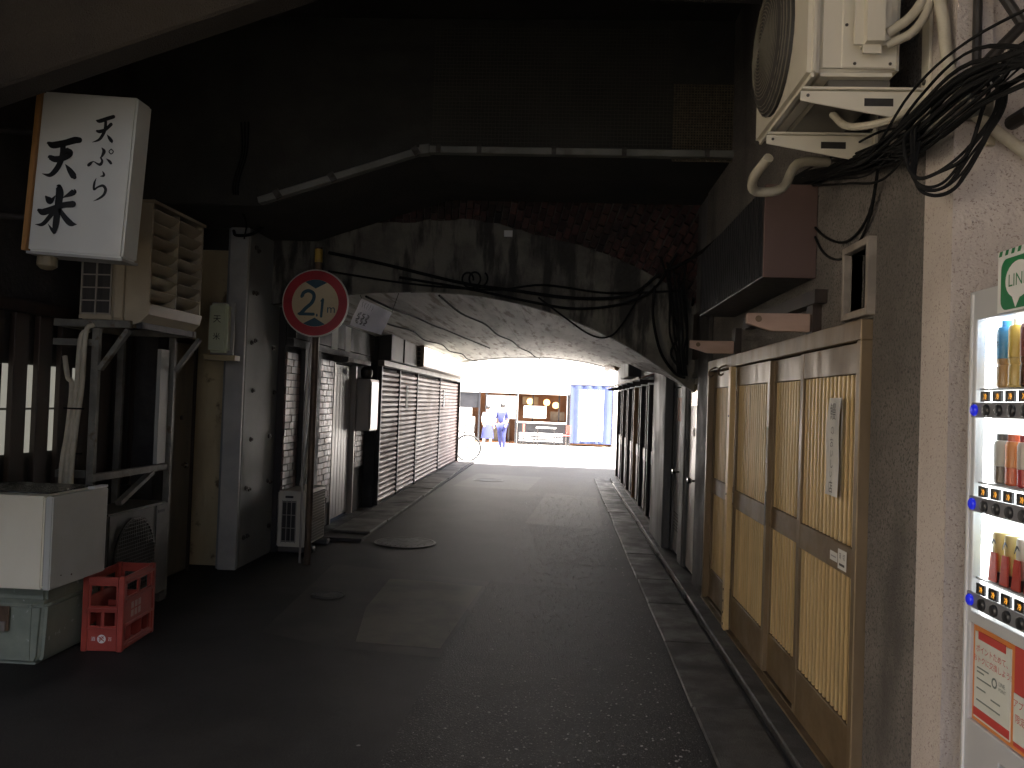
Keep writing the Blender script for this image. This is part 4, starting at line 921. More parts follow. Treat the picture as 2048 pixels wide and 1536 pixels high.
cable([(.98,7.86,2.95),(1.0,7.84,2.55),(1.08,7.84,2.30),(1.02,7.84,2.10),(1.12,7.84,1.95)], .012, 'black cable looping beside the switch box conduit')
cable([(1.14,7.86,3.0),(1.12,7.84,2.7),(1.16,7.84,2.4),(1.17,7.84,2.0)], .012, 'black cable hanging straight behind the hood box')
cable([(.98,7.86,2.9),(1.1,7.5,2.92),(1.18,6.9,2.94),(1.19,6.4,2.93)], .016, 'black cable turning from arch to the stucco wall')
for k in range(5):
    rr = random.Random(20+k)
    cable([(.9+.06*k,7.88,3.02-.05*k),(.98+.03*k,7.82,2.62+.1*rr.random()),(1.0+.04*k,7.83,2.3),(1.06+.02*k,7.83,2.05+.1*rr.random()),(1.10+.02*k,7.9,1.9)], .010, 'tangled thin black cable dropping down the arch springing near switch box')
tag(M().tube([(-.95+.07*math.cos(a*.35)+.004*a,7.86-.002*a,2.745+.075*math.sin(a*.35)) for a in range(40)], .009, 6).build('cable_coil', K['cable'], None, smooth=True), 'small coil of black cable hung at the arch centre', 'cable coil')
def vz(x, y): return arch_pt(y, x)-.02
for k, (x0, x1, ya, yb, lab) in enumerate(((-1.95,-1.35,8.0,15.5,'black cable clipped along the vault from the hanging sheet side'),(-1.25,-.5,8.0,19.5,'black cable clipped along the crown of the vault'),(-2.2,-2.0,9.0,19.0,'black cable clipped low along the vault above the shutters'))):
    cable([(x0+(x1-x0)*t/8+.03*math.sin(t*3+k), ya+(yb-ya)*t/8, vz(x0+(x1-x0)*t/8+.03*math.sin(t*3+k), ya+(yb-ya)*t/8)-.02*(t % 2)) for t in range(9)], .012, lab, 'black cables clipped under the vault')
tag(M().box(-.60,-.52,7.875,7.895,3.18,3.24).build('pale_tag', K['paper']), 'small pale scrap stuck on the arch ring below the bricks', 'scrap')
# left upper cables on the column
cable([(-3.0,7.25,3.05),(-2.95,7.2,3.0),(-2.80,7.2,3.02),(-2.70,7.3,3.15)], .014, 'black cable bent over the top of the steel column', 'cables by the column')
for k in range(3): cable([(-2.62+.03*k,6.39,3.75),(-2.60+.02*k,6.38,3.5),(-2.66+.02*k,6.38,3.2),(-2.75,6.9,3.06),(-2.9,7.25,2.98)], .006, 'thin black cable dropping from the beam to the steel column', 'cables by the column')
# right air conditioner on brackets
ra = thing('air_conditioner', (1.0,3.2,2.74), 'cream outdoor air conditioner hung on wall brackets beside cable bundle', 'air conditioner')
AX0, AX1, AY0, AY1, AZ0, AZ1 = .845,1.135,2.90,3.66,2.775,3.36
M().box(AX0,AX1,AY0,AY1,AZ0,AZ1).build('body', K['cream_light'], ra, bevel=.022, seg=3, smooth=True)
M().box(AX0+.06,AX1-.02,AY0+.05,AY1-.05,AZ0-.03,AZ0-.001).build('base_pan', mat('dark base', (.12,.11,.09), rough=.5), ra)
M().box(AX0-.03,AX0+.012,AY0-.012,AY1+.012,AZ0-.01,AZ1+.01).build('front_frame', K['cream_light'], ra, bevel=.016, seg=2)
fn = M().lathe((AX0-.031,3.34,3.06), [(.27,0),(.265,-.02),(.22,-.045),(.12,-.06),(0,-.064)], 28, 'x').build('fan_guard', K['fin'], ra, smooth=True)
gr = M()
for i in range(20):
    rr_ = .27*(i+1)/20
    gr.tube([(AX0-.034-.064*math.sqrt(max(1-(rr_/.275)**2,0)), 3.34+rr_*math.cos(a*.2618), 3.06+rr_*math.sin(a*.2618)) for a in range(25)], .0025, 4, cap=False)
gr.build('guard_rings', mat('guard rings', (.16,.145,.11), rough=.5), fn)
M().box(AX0+.085,AX1-.015,AY0-.004,AY0+.012,AZ0+.02,AZ1-.02).build('side_cover', K['cream_light'], ra, bevel=.004)
vc = M().box(AX0+.115,AX0+.235,AY0-.075,AY0-.003,AZ0+.055,AZ0+.275).build('valve_cover', K['cream_light'], ra, bevel=.03, seg=4, smooth=True)
M().lathe((AX0+.175,AY0-.0045,AZ0+.36), [(.045,0),(.04,-.004),(0,-.002)], 18, 'y').build('grip', K['cream'], ra)
M().box(AX0+.238,AX0+.268,AY0-.006,AY0-.0045,AZ0+.28,AZ0+.42).build('data_label', mat('data label', (.42,.41,.37), (.2,.2,.18), ns=120, rough=.5), ra)
for x, z in ((AX0+.10,AZ0+.17),(AX0+.13,AZ0+.035),(AX0+.25,AZ0+.035)): M().lathe((x,AY0-.0045,z), [(.006,0),(.005,-.003),(0,-.003)], 8, 'y').build('screw', K['bolt'], ra)
bx_ = thing('wall_bracket', (1.25,3.2,2.7), 'pair of cream steel wall brackets under the hung air conditioner', 'bracket')
for y in (2.955,3.44):
    am = M(); holed(am, 'y', y-.012, y+.012, .83, 1.18, 2.70, 2.762, [(1.04,1.12,2.72,2.742)])
    am = M(); P_ = [(.81,2.735),(1.19,2.735),(1.235,2.735),(1.235,2.61),(1.15,2.64),(.81,2.70)]
    am.prism(P_, 'y', y-.004, y+.004).build('arm', K['cream_light'], bx_, bevel=.001)
    M().box(.81,1.235,y-.02,y+.03,2.7365,2.744).build('arm_flange', K['cream_light'], bx_)
    M().box(1.03,1.13,y-.0055,y-.0042,2.682,2.71).build('slot', K['iron'], bx_, bevel=.0005)
    M().box(1.237,1.249,y-.03,y+.03,2.62,3.45).build('upright', K['cream_light'], bx_, bevel=.002)
    M().lathe((1.2365,y,2.77), [(.011,0),(.009,-.006),(0,-.007)], 10, 'x').build('bolt', K['bolt'], bx_)
    M().lathe((.835,y-.0045,2.718), [(.006,0),(.005,-.004),(0,-.004)], 10, 'y').build('bolt', K['bolt'], bx_)
ap = thing('pipe_bundle', (1.2,2.9,2.9), 'cream insulated air conditioner pipes curving down across the stucco corner', 'pipes')
M().tube([(1.07,2.86,2.90),(1.13,2.83,2.94),(1.18,2.83,3.02),(1.20,2.84,3.12)], .017, 10, smooth=5).build('pipe', K['pipe'], ap, smooth=True)
M().tube([(1.07,2.86,2.86),(1.14,2.82,2.89),(1.19,2.82,2.98),(1.205,2.83,3.12)], .015, 10, smooth=5).build('pipe', K['pipe'], ap, smooth=True)
M().tube([(1.205,2.80,3.14),(1.205,2.79,3.02),(1.215,2.77,2.90),(1.225,2.75,2.75),(1.26,2.715,2.62),(1.36,2.71,2.52),(1.60,2.71,2.36),(2.06,2.71,2.12)], .019, 10, smooth=6).build('pipe', K['pipe'], ap, smooth=True)
M().box(1.165,1.225,2.78,2.86,3.05,3.18).build('tape_wrap', K['cream'], ap, bevel=.012, seg=2)
M().tube([(1.0,3.2,2.74),(1.03,3.1,2.66),(1.12,2.98,2.64),(1.2,2.86,2.66)], .014, 8, smooth=5).build('drain_hose', K['pipe'], ap, smooth=True)
tag(M().tube([(.86,3.6,2.69),(.83,3.75,2.64),(.86,3.82,2.60),(.98,3.83,2.62),(1.05,3.85,2.74),(1.20,3.88,2.76)], .022, 10, smooth=5).build('drain_elbow', K['pipe'], None, smooth=True), 'short cream pipe elbow poking out behind the air conditioner bracket', 'pipe')
M().box(1.345,1.37,2.73,2.747,2.48,2.53).build('clip', K['cream'], ap)
# big black cable bundle along the stucco corner
rr = random.Random(31)
for k in range(30):
    g_ = rr.gauss(0,1); o2 = .035*rr.gauss(0,1); o3 = .05*rr.gauss(0,1); o4 = .075*rr.gauss(0,1); dx = rr.uniform(-.05,.04)
    pts = [(1.235,5.6+rr.uniform(-.5,.4),2.88+.02*g_),(1.228,4.6,2.83+.03*g_),(1.20+dx*.4,3.7,2.68+o2*.8),(1.16+dx,3.15,2.57+o2),(1.17+dx,2.80,2.56+o3),(1.22+dx,2.52,2.59+o3+.02),(1.31,2.2,2.62+o4),(1.42,1.9,2.68+o4),(1.75,1.2,2.75+o4),(2.07,.6,2.8+o4)]
    tag(M().tube(pts, rr.choice((.0035,.005,.007)), 6, smooth=6).build('cable', K['cable'], None, smooth=True), 'black cable in the thick bundle sweeping along the stucco wall', 'cable', 'bundled cables on the stucco wall')
for k in range(9):
    o = rr.uniform(-.03,.045); e_ = rr.uniform(-.03,.02); w_ = rr.uniform(-.025,.025)
    pts = [(1.17,2.74,2.60+e_),(1.22,2.68,2.665+e_*.5),(1.27+w_,2.64,2.685+e_*.4),(1.315+w_,2.62,2.63),(1.305+w_-o*.3,2.62,2.55),(1.25-o*.5,2.64,2.42-e_),(1.19-o,2.67,2.345+o*.9),(1.135-o*.8,2.69,2.33+o),(1.105-o*.5,2.72,2.38+o),(1.12+w_,2.76,2.50+e_),(1.16,2.82,2.57)]
    tag(M().tube(pts, rr.choice((.004,.005,.006)), 6, smooth=6).build('cable', K['cable'], None, smooth=True), 'black cable looping down from the bundle in front of the stucco corner', 'cable', 'looping cables at the stucco corner')
for k, lab in enumerate(('thin black cable drooping from the bundle above the hood box', 'thin black cable drooping lower across the stucco above the window')):
    pts = [(1.20,3.25,2.60),(1.235,3.45,2.42-.03*k),(1.24,3.72,2.36-.07*k),(1.24,4.05,2.45-.08*k),(1.235,4.35,2.62),(1.23,4.6,2.76)]
    tag(M().tube(pts, .006, 6, smooth=6).build('cable', K['cable'], None, smooth=True), lab, 'cable')
# dark pipework on the end wall
ip = thing('iron_pipework', (1.4,2.7,2.8), 'dark iron pipes crossing on the pale stucco end wall', 'pipes')
M().tube([(1.30,2.72,3.1),(1.30,2.72,2.60)], .014, 10).build('pipe', K['iron'], ip)
M().tube([(1.27,2.66,3.05),(1.41,2.66,2.84)], .016, 10).build('pipe', K['iron'], ip)
M().tube([(1.66,2.66,3.05),(1.41,2.66,2.84),(1.30,2.66,2.72)], .017, 10).build('pipe', K['iron'], ip)
M().box(1.315,1.355,2.73,2.748,2.6,3.1).build('cover_strip', K['stucco'], ip)
M().lathe((1.43,2.60,2.56), [(.012,0),(.012,.04),(.024,.045),(.024,.15)], 12, 'y').build('spigot', K['iron'], ip)
jb = tag(M().box(1.275,1.345,2.69,2.748,2.56,2.62).build('cable_clamp', K['rack'], None, bevel=.006), 'grey steel clamp holding the cable bundle on the end wall', 'clamp')
# vending machine
VX, VY0, VY1, VT = 1.25, 1.62, 2.62, 1.985
YW0, YW1, ZW0, ZW1 = 1.69, 2.575, 1.02, 1.895
vm = thing('vending_machine', (1.6,2.05,0), 'pale grey vending machine with lit drink display in the recess', 'vending machine')
m = M(); holed(m, 'x', VX, VX+.03, VY0, VY1, .05, VT, [(YW0,YW1,ZW0,ZW1),(YW0-.02,YW1-.0,.70,.985),(1.75,2.40,.25,.64)]); m.build('front_panel', K['vend'], vm, bevel=.003)
M().box(VX+.17,VX+.75,VY0+.003,VY1-.003,.0,VT-.002).build('cabinet', K['vend'], vm, bevel=.004)
M().box(VX+.031,VX+.169,VY1-.030,VY1-.022,.05,VT-.003).build('side_wall', K['white'], vm)
M().box(VX+.031,VX+.169,VY0+.003,VY0+.02,.05,VT-.003).build('side_wall', K['vend'], vm)
M().box(VX+.031,VX+.169,VY0+.021,VY1-.031,VT-.06,VT-.004).build('top_wall', K['white'], vm)
M().box(VX-.006,VX-.0005,VY1-.028,VY1-.022,.06,VT-.01).build('edge_trim', K['white'], vm)
M().box(VX+.155,VX+.165,YW0,YW1+.01,ZW0,ZW1+.01).build('lit_back_panel', K['vend_white'], vm)
M().add([(VX+.004,YW0+.002,ZW0+.002),(VX+.004,YW1-.002,ZW0+.002),(VX+.004,YW1-.002,ZW1-.002),(VX+.004,YW0+.002,ZW1-.002)], [(0,3,2,1)]).build('display_glass', K['vglass'], vm, flat=True)
for r, zb in enumerate((1.60,1.32,1.035)):
    M().box(VX+.012,VX+.10,YW0,YW1-.004,zb+.082,zb+.088).build('shelf', mat('shelf edge', (.35,.36,.37), rough=.3), vm)
    st_ = M().box(VX-.010,VX-.002,YW0-.01,YW1+.004,zb,zb+.045).build('button_strip', K['vend_dark'], vm, bevel=.002)
    for i in range(13):
        y = YW1-.022-i*.068
        M().lathe((VX-.0105,y,zb+.022), [(.0175,0),(.0175,-.005),(.014,-.009),(0,-.010)], 16, 'x').build('button', K['blue_led'] if i == 0 else K['button'], st_, smooth=True)
        if i:
            M().box(VX-.0085,VX-.002,y-.005,y+.042,zb+.047,zb+.078).build('price_window', K['button'], st_)
            M().text('冷', (VX-.009,y+.014,zb+.062),(0,-1,0),(0,0,1),.018).build('lit_character', K['amber'], st_, flat=True)
BT = [('tea bottle in blue label', (.06,.30,.62), (.45,.28,.12), 'pet'), ('yellow lemon tea bottle', (.75,.55,.12), (.70,.52,.18), 'pet'), ('dark red tea bottle', (.25,.07,.06), (.14,.06,.04), 'pet'),
      ('white label tea bottle with black cap', (.55,.57,.55), (.16,.13,.10), 'fat'), ('orange juice bottle with pale label', (.80,.32,.10), (.72,.16,.07), 'fat'), ('red and white lactic drink bottle', (.70,.65,.63), (.55,.07,.08), 'fat'),
      ('yellow coffee can in a red holder', (.62,.50,.20), (.5,.4,.16), 'can'), ('second yellow coffee can in a red holder', (.62,.50,.20), (.5,.4,.16), 'can'), ('white milk coffee can in a red holder', (.7,.7,.68), (.55,.5,.45), 'can')]
XT = [('pet','can','pet','fat','can','pet','fat','pet','can'),('fat','pet','can','pet','fat','can','can','pet','fat'),('can','fat','can','pet','can','fat','pet','can','fat')]
XC = [(.10,.35,.12),(.62,.55,.2),(.12,.25,.55),(.55,.12,.08),(.65,.64,.6),(.7,.35,.08),(.08,.08,.1),(.3,.5,.6),(.5,.42,.3)]
BT = [(b_, n_//3, n_ % 3) for n_, b_ in enumerate(BT)]+[(('assorted drink '+('can','bottle')[XT[r][q] != 'can'], XC[(q*2+r*3) % 9], XC[(q+r) % 9], XT[r][q]), r, q+3) for r in range(3) for q in range(9)]
for i, ((lab_, lc, bc, kind), r, q) in enumerate(BT):
    zb = (1.6895,1.4095,1.1245)[r]; y = YW1-.075-q*.062; x = VX+.05
    t = thing('drink_can' if kind == 'can' else 'drink_bottle', (x,y,zb), lab_+(' on the ' if q < 3 else ' further along the ')+('upper','middle','lower')[r]+' lit shelf', 'can' if kind == 'can' else 'bottle', 'drinks in the vending machine')
    cm = col('drink body %d' % i, bc, rough=.25); lmn = col('drink label %d' % i, lc, rough=.35)
    if kind == 'pet':
        M().lathe((x,y,zb), [(.020,0),(.0255,.006),(.0255,.06),(.023,.066),(.0255,.072),(.0255,.085)], 18).build('body', cm, t, smooth=True)
        M().lathe((x,y,zb), [(.0262,.086),(.0262,.165),(.022,.178)], 18).build('label_wrap', lmn, t, smooth=True)
        M().lathe((x,y,zb), [(.014,.179),(.014,.197),(0,.198)], 14).build('cap', K['white'] if q else lmn, t)
    elif kind == 'fat':
        M().lathe((x,y,zb), [(.022,0),(.027,.005),(.027,.05)], 18).build('body', cm, t, smooth=True)
        M().lathe((x,y,zb), [(.0276,.051),(.0276,.115),(.024,.125)], 18).build('label_wrap', lmn, t, smooth=True)
        M().lathe((x,y,zb), [(.021,.126),(.021,.145),(0,.146)], 14).build('cap', K['button'] if q == 0 else cm, t)
    else:
        M().lathe((x,y,zb), [(.022,.03),(.0245,.034),(.0245,.135),(.022,.142),(0,.142)], 18).build('body', lmn, t, smooth=True)
        M().prism([(y-.026,zb),(y+.018,zb),(y+.006,zb+.085),(y-.022,zb+.085)], 'x', x-.030, x-.026).build('holder', K['red_cloth'], t)
        M().lathe((x,y,zb), [(.027,0),(.027,.029),(0,.029)], 14).build('stand', K['button'], t)
    if i == 0: M().text('い', (x-.0275,y+.004,zb+.150),(0,-1,0),(0,0,1),.014).text('茶', (x-.0275,y+.002,zb+.126),(0,-1,0),(0,0,1),.022).build('lettering', K['ink'], t, flat=True)
    if kind == 'can': M().ribbon([(-.012,0,.004),(0,.02,.008),(.012,.012,.003)], (x-.0255,y,zb+.10), (0,-1,0), (0,0,1)).build('bird_mark', K['ink'], t, flat=True)
for r in (1, 2):
    m = M()
    for i in range(9): m.prism([(YW1-.05-i*.035,(0,1.56,1.22)[r]-.03),(YW1-.085-i*.035,(0,1.56,1.22)[r]-.03),(YW1-.075-i*.035,(0,1.56,1.29)[r]+.02*math.sin(i*2))], 'x', VX+.148, VX+.154)
    m.build('ice_graphic', mat('ice graphic %d' % r, (.35,.75,.85), rough=.5, emit=(.3,.85,1), es=.12), vm)
M().tube([(VX+.045,YW1+.006,ZW0),(VX+.045,YW1+.006,ZW1)], .006, 8).build('lamp_tube', K['tube_light'], vm)
M().tube([(VX+.045,YW0,ZW1+.012),(VX+.045,YW1-.02,ZW1+.012)], .008, 8).build('lamp_tube', K['tube_light'], vm)
# posters on the machine
M().box(VX+.012,VX+.018,YW0-.02,YW1,.70,.985).build('poster_backing', K['poster_orange'], vm)
yb = YW1-.012
po = M().box(VX+.0085,VX+.0115,yb-.20,yb-.004,.712,.965).build('poster', K['poster_pale'], vm)
M().box(VX+.007,VX+.0082,yb-.175,yb-.025,.945,.968).build('poster_band', K['poster_red'], po)
M().box(VX+.007,VX+.0082,yb-.20,yb-.004,.718,.742).build('poster_band', K['poster_red'], po)
M().text('ポイントためて、', (VX+.0075,yb-.100,.918),(0,-1,0),(0,0,1),.0215).text('おトクに交換しよう!', (VX+.0075,yb-.103,.888),(0,-1,0),(0,0,1),.021).build('poster_headline', K['poster_red'], po, flat=True)
gm_ = M()
for i, (a, b, z) in enumerate(((.02,.085,.86),(.02,.06,.848),(.02,.10,.828),(.02,.07,.80),(.10,.15,.79),(.02,.15,.765))): gm_.box(VX+.0073,VX+.008,yb-b,yb-a,z,z+.004)
gm_.ribbon([(.012*math.cos(a*.7),.012*math.sin(a*.7),.006) for a in range(10)], (VX+.0075,yb-.118,.845), (0,-1,0), (0,0,1))
gm_.text('LINE', (VX+.0075,yb-.158,.852),(0,-1,0),(0,0,1),.011).text('POINT', (VX+.0075,yb-.16,.836),(0,-1,0),(0,0,1),.009)
gm_.build('poster_print', mat('grey green print', (.16,.2,.18), rough=.5), po, flat=True)
p2 = M().box(VX+.0085,VX+.0115,yb-.45,yb-.22,.712,.985).build('second_poster', K['poster_red'], vm)
M().box(VX+.007,VX+.0082,yb-.45,yb-.22,.725,.855).build('poster_field', K['poster_pale'], p2)
M().text('アプリ', (VX+.0065,yb-.255,.83),(0,-1,0),(0,0,1),.022).text('限定', (VX+.0065,yb-.255,.79),(0,-1,0),(0,0,1),.024).build('poster_text', K['poster_red'], p2, flat=True)
M().box(VX+.05,VX+.06,1.75,2.40,.25,.64).build('dispensing_flap', K['glass'], vm)
# green card standing on the machine
lc_ = thing('promotion_card', (1.24,2.36,1.9), 'white card with green speech balloon emblem reading LINE on vending machine', 'card')
cy0, cy1 = 2.21, 2.44
M().box(1.240,1.2435,cy0,cy1,1.90,2.075).build('card', K['white'], lc_)
def rrect(y0, y1, z0, z1, r, n=5):
    P_ = []
    for cy__, cz, a0 in ((y1-r,z1-r,0),(y0+r,z1-r,90),(y0+r,z0+r,180),(y1-r,z0+r,270)):
        P_ += [(cy__+r*math.cos(R_(a0+90*i/n)), cz+r*math.sin(R_(a0+90*i/n))) for i in range(n+1)]
    return P_
P_ = rrect(cy0+.03, cy1-.018, 1.905, 2.05, .03); M().add([(1.2392,a,b) for a, b in P_], [tuple(range(len(P_)))]).build('green_square', K['line_green'], lc_, flat=True)
yc, zc2 = (cy0+cy1)/2+.006, 1.985
P_ = [(yc+.066*math.cos(R_(a)), zc2+.052*math.sin(R_(a))) for a in range(0,360,15)]
bl_ = M().add([(1.2386,a,b) for a, b in P_], [tuple(range(len(P_)))]).add([(1.2384,yc+.03,zc2-.046),(1.2384,yc-.01,zc2-.05),(1.2384,yc+.012,zc2-.078)], [(0,1,2)]); bl_.build('speech_balloon', K['white'], lc_, flat=True)
M().text('LINE', (1.2379,yc,zc2),(0,-1,0),(0,0,1),.034).build('lettering', K['line_green'], lc_, flat=True)
m = M()
for i in range(7): y = cy1-.004-i*.032; m.add([(1.2390,y,2.060),(1.2390,y-.016,2.060),(1.2390,y-.022,2.0745),(1.2390,y-.006,2.0745)], [(0,1,2,3)])
m.build('stripe', K['line_green'], lc_, flat=True)
# ================================================================== FAR STREET
fb = thing('far_restaurant', (-1,31.5,0), 'pale building across the sunny street with open fronted warm lit restaurant', 'building')
m = M(); holed(m, 'y', 31.0, 31.3, -9, 9, 0, 9, [(-3.85,-1.70,0,1.90),(-1.62,.22,0,1.90),(.34,1.92,0,2.28),(-7.5,-5.5,.8,2.4),(3.0,6.0,0,2.4)]+[(-8+2.6*i,-6.6+2.6*i,4.0,5.6) for i in range(6)])
m.build('facade', K['facade'], fb)
M().box(-9,9,33.2,33.3,0,9).build('back_wall', K['orange_int'], fb)
M().box(-9,9,31.31,33.19,2.6,2.7).build('ceiling', K['facade'], fb)
M().box(-9,9,31.31,33.19,.008,.04).build('floor', K['orange_int'], fb)
for i in range(6):
    wi = M().box(-8+2.6*i+.01,-6.6+2.6*i-.01,31.12,31.14,4.01,5.59).build('window', K['glass'], fb)
M().box(-3.83,-3.10,31.05,31.09,1.32,1.89).build('dark_panel', K['facade_dark'], fb)
M().box(-3.83,-3.35,31.05,31.09,0.02,1.31).build('white_panel', K['white_panel'], fb)
for x in (-3.06,-2.80,-1.66,.28): M().box(x-.035,x+.035,30.93,30.99,0,1.92).build('post', K['facade_dark'], fb)
M().box(-1.60,.20,31.02,31.08,.05,.80).build('counter_front', K['facade_dark'], fb)
M().box(-1.62,.22,30.85,31.09,.81,.86).build('counter_top', K['white_panel'], fb)
M().box(-1.4,-.55,31.3,31.36,1.0,1.45).build('white_board', K['white'], fb)
for x, z in ((-2.7,1.6),(-1.2,1.62),(-.55,1.6),(-.2,1.5),(-2.35,1.55)): M().lathe((x,32.0,z), [(0,-.13),(.10,-.09),(.13,0),(.10,.09),(0,.13)], 14).build('lantern', K['lamp_warm'], fb, smooth=True)
for x0_, x1_, z0_, z1_ in ((-3.0,-2.3,.05,.9),(-1.5,-.9,1.5,1.8),(-.4,.15,.9,1.25),(-2.2,-1.75,1.0,1.7)): M().box(x0_,x1_,32.3,32.6,z0_,z1_).build('interior_cabinet', K['door_brown'], fb)
for x0_ in (-2.0,-1.1,-.1): M().box(x0_,x0_+.06,31.6,31.7,.04,2.6).build('interior_post', K['wood_dark'], fb)
bn = thing('blue_banner', (1.1,30.8,0), 'tall blue shop curtain with broad white middle across the street', 'banner')
m = M(); n = 24
for e_ in (0, -.01): m.add([(.36+1.55*i/n, 30.82+.04*math.sin(i*1.1)+e_, z) for z in (.12,2.28) for i in range(n+1)], [(i,i+1,n+2+i,n+1+i) for i in range(n)])
m.build('cloth', K['banner_blue'], bn, flat=True)
m = M(); m.add([(.68+.9*i/n, 30.765+.03*math.sin(i*1.1), z) for z in (.22,2.12) for i in range(n+1)], [(i,i+1,n+2+i,n+1+i) for i in range(n)])
m.build('white_cloth', K['banner_white'], bn, flat=True)
M().tube([(.3,30.82,2.3),(1.97,30.82,2.3)], .02, 8).tube([(.34,30.82,0),(.34,30.82,2.3)], .02, 8).tube([(1.93,30.82,0),(1.93,30.82,2.3)], .02, 8).build('pole', K['iron'], bn)
nb_ = thing('white_noren', (-2.3,30.8,1), 'white half curtain hanging in the restaurant opening', 'curtain')
for k in range(3): M().box(-2.78+k*.37,-2.42+k*.37,30.88,30.90,.95,1.78).build('panel', K['banner_white'], nb_)
M().tube([(-2.84,30.89,1.80),(-1.66,30.89,1.80)], .015, 8).build('pole', K['iron'], nb_)
tb = thing('street_table', (-.3,29.6,0), 'small white outdoor table before the restaurant counter', 'table')
M().box(-.85,-.15,29.2,29.8,.68,.71).build('top', K['white'], tb, bevel=.005)
for x in (-.80,-.20):
    for y in (29.25,29.75): M().cyl((x,y,0),(x,y,.68),.018,8).build('leg', K['iron'], tb)
def chair(x, y, rz, lab):
    t = thing('red_chair', (x,y,0), lab, 'chair', 'red chairs outside the restaurant'); ORG[t.name] = Vector((0,0,0)); t.rotation_euler = (0,0,rz)
    M().box(-.2,.2,-.2,.2,.42,.45).build('seat', K['red_cloth'], t, bevel=.006); M().box(-.2,.2,.18,.21,.5,.8).build('backrest', K['red_cloth'], t, bevel=.006)
    for a in (-.18,.18):
        M().cyl((a,-.18,0),(a,-.18,.42),.014,8).build('leg', K['iron'], t); M().cyl((a,.195,0),(a,.195,.8),.014,8).build('leg', K['iron'], t)
chair(.12, 29.9, -1.2, 'red chair beside the white street table'); chair(-1.1, 29.4, 1.5, 'red chair facing the table near the walking people')
bch = thing('slatted_bench', (-.9,30.4,0), 'low bench with white slats in front of the dark counter', 'bench')
for k in range(3): M().box(-1.5,.1,30.45,30.49,.16+k*.10,.20+k*.10).build('slat', K['white'], bch)
for x in (-1.48,.06): M().box(x,x+.04,30.50,30.72,0,.42).build('leg', K['iron'], bch)
M().box(-1.5,.1,30.44,30.74,.425,.455).build('seat', K['white'], bch)
sbd = thing('sandwich_board', (-2.9,29.3,0), 'white menu board standing on the sunny street', 'sign board')
M().prism([(29.1,0),(29.14,0),(29.31,1.0),(29.27,1.0)], 'x', -3.6, -3.05).prism([(29.50,0),(29.46,0),(29.29,1.0),(29.33,1.0)], 'x', -3.6, -3.05).build('board', K['white'], sbd)
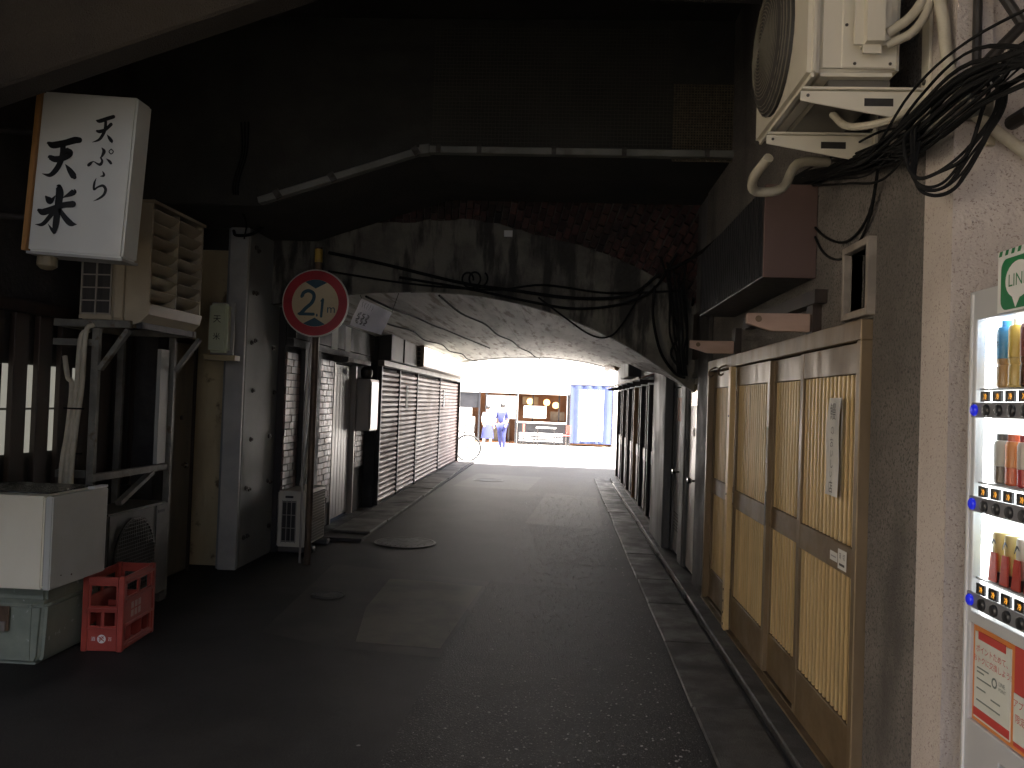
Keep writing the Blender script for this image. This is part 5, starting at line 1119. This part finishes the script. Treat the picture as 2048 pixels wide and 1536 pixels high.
# people
def person(x, y, rz, h, topm, legm, lab, skirt):
    t = thing('person', (x,y,0), lab, 'person', 'people walking on the far street'); ORG[t.name] = Vector((0,0,0)); t.rotation_euler = (0,0,rz); k = h/1.7
    J = [(0,0,.93,.13),(0,0,1.12,.125),(0,0,1.35,.13),(0,0,1.45,.055),(0,.01,1.52,.06),(0,.015,1.60,.088),(0,.01,1.67,.06),
         (.17,0,1.39,.055),(.22,.03,1.13,.04),(.20,-.10,.92,.032),(.20,-.15,.86,.03),(-.17,0,1.39,.055),(-.23,-.02,1.13,.04),(-.22,-.16,.96,.032),(-.21,-.22,.93,.03),
         (.10,0,.88,.09),(.11,-.06,.50,.06),(.11,.02,.09,.042),(.11,-.12,.04,.035),(-.10,0,.88,.09),(-.11,.06,.50,.06),(-.11,.16,.10,.042),(-.11,.04,.04,.035)]
    E_ = [(0,1),(1,2),(2,3),(3,4),(4,5),(5,6),(2,7),(7,8),(8,9),(9,10),(2,11),(11,12),(12,13),(13,14),(0,15),(15,16),(16,17),(17,18),(0,19),(19,20),(20,21),(21,22)]
    def skin(nm, idx, scl, mt):
        mp = {q: i for i, q in enumerate(idx)}; me = bpy.data.meshes.new(nm)
        me.from_pydata([(J[q][0]*k, J[q][1]*k, J[q][2]*k) for q in idx], [(mp[a], mp[b]) for a, b in E_ if a in mp and b in mp], [])
        o = bpy.data.objects.new(nm, me); C.objects.link(o); md = o.modifiers.new('s', 'SKIN'); sv_ = me.skin_vertices[0].data
        for q in idx: sv_[mp[q]].radius = (J[q][3]*scl*k,)*2
        sv_[0].use_root = True; o.modifiers.new('u', 'SUBSURF').levels = 1
        dg = bpy.context.evaluated_depsgraph_get(); m2 = bpy.data.meshes.new_from_object(o.evaluated_get(dg)); bpy.data.objects.remove(o)
        m2.materials.clear(); m2.materials.append(mt); m2.shade_smooth(); m2.name = nm
        o = bpy.data.objects.new(nm, m2); C.objects.link(o); o.parent = t; ORG[o.name] = Vector(); return o
    skin('body', list(range(len(J))), 1.0, K['skin'])
    skin('shirt', [0,1,2,7,8,11,12], 1.16, topm)
    if skirt: M().lathe((0,0,0), [(.14*k,1.0*k),(.19*k,.85*k),(.24*k,.50*k),(.23*k,.50*k),(.13*k,.9*k)], 18).build('skirt', legm, t, smooth=True)
    else: skin('trousers', [0,15,16,17,19,20,21], 1.18, legm)
    M().lathe((0,.02*k,1.60*k), [(.098*k,-.03*k),(.105*k,.03*k),(.09*k,.08*k),(.05*k,.115*k),(0,.12*k)], 16).build('hair', K['hair'], t, smooth=True)
    for a in (.035,-.035): M().lathe((a*k,-.075*k,1.60*k), [(.010*k,-.01*k),(.010*k,.01*k)], 8, 'y').build('eye', K['hair'], t)
person(-2.25, 25.6, .5, 1.45, K['white_cloth'], K['navy'], 'person in white shirt and navy skirt walking past the restaurant', True)
person(-1.85, 26.2, -.4, 1.52, K['navy'], K['navy'], 'person in navy clothes walking beside the white shirted one', False)
# ------------------------------------------------------------------ unseen facades added behind and beside the camera to shape the daylight
ob = thing('sky_block_facade', (0,-22,0), 'pale windowed facade added out of view to shape near daylight', 'building')  # added helper: bounces light forward and closes off the low sky
m = M(); holed(m, 'y', -22.4, -22, -18, 18, 0, 14, [(-16+4*i,-13.6+4*i,1.0+3.4*j,3.0+3.4*j) for i in range(8) for j in range(4)]); m.build('facade', K['facade'], ob)
M().box(-18,18,-22.6,-22.5,0,14).build('glazing', K['glass'], ob)
cb = thing('warm_bounce_facade', (-13,-4,0), 'sunlit cream facade added out of view to bounce warm light in', 'building')  # added helper: its sunlit cream face throws warm light onto the right wall
m = M(); holed(m, 'x', -13.4, -13, -16, 6, 0, 10, [(-14+3*i,-12.4+3*i,1.2+3.2*j,2.6+3.2*j) for i in range(6) for j in range(3)]); m.build('facade', K['facade_warm'], cb)
M().box(-13.7,-13.6,-16,6,0,10).build('glazing', K['glass'], cb)
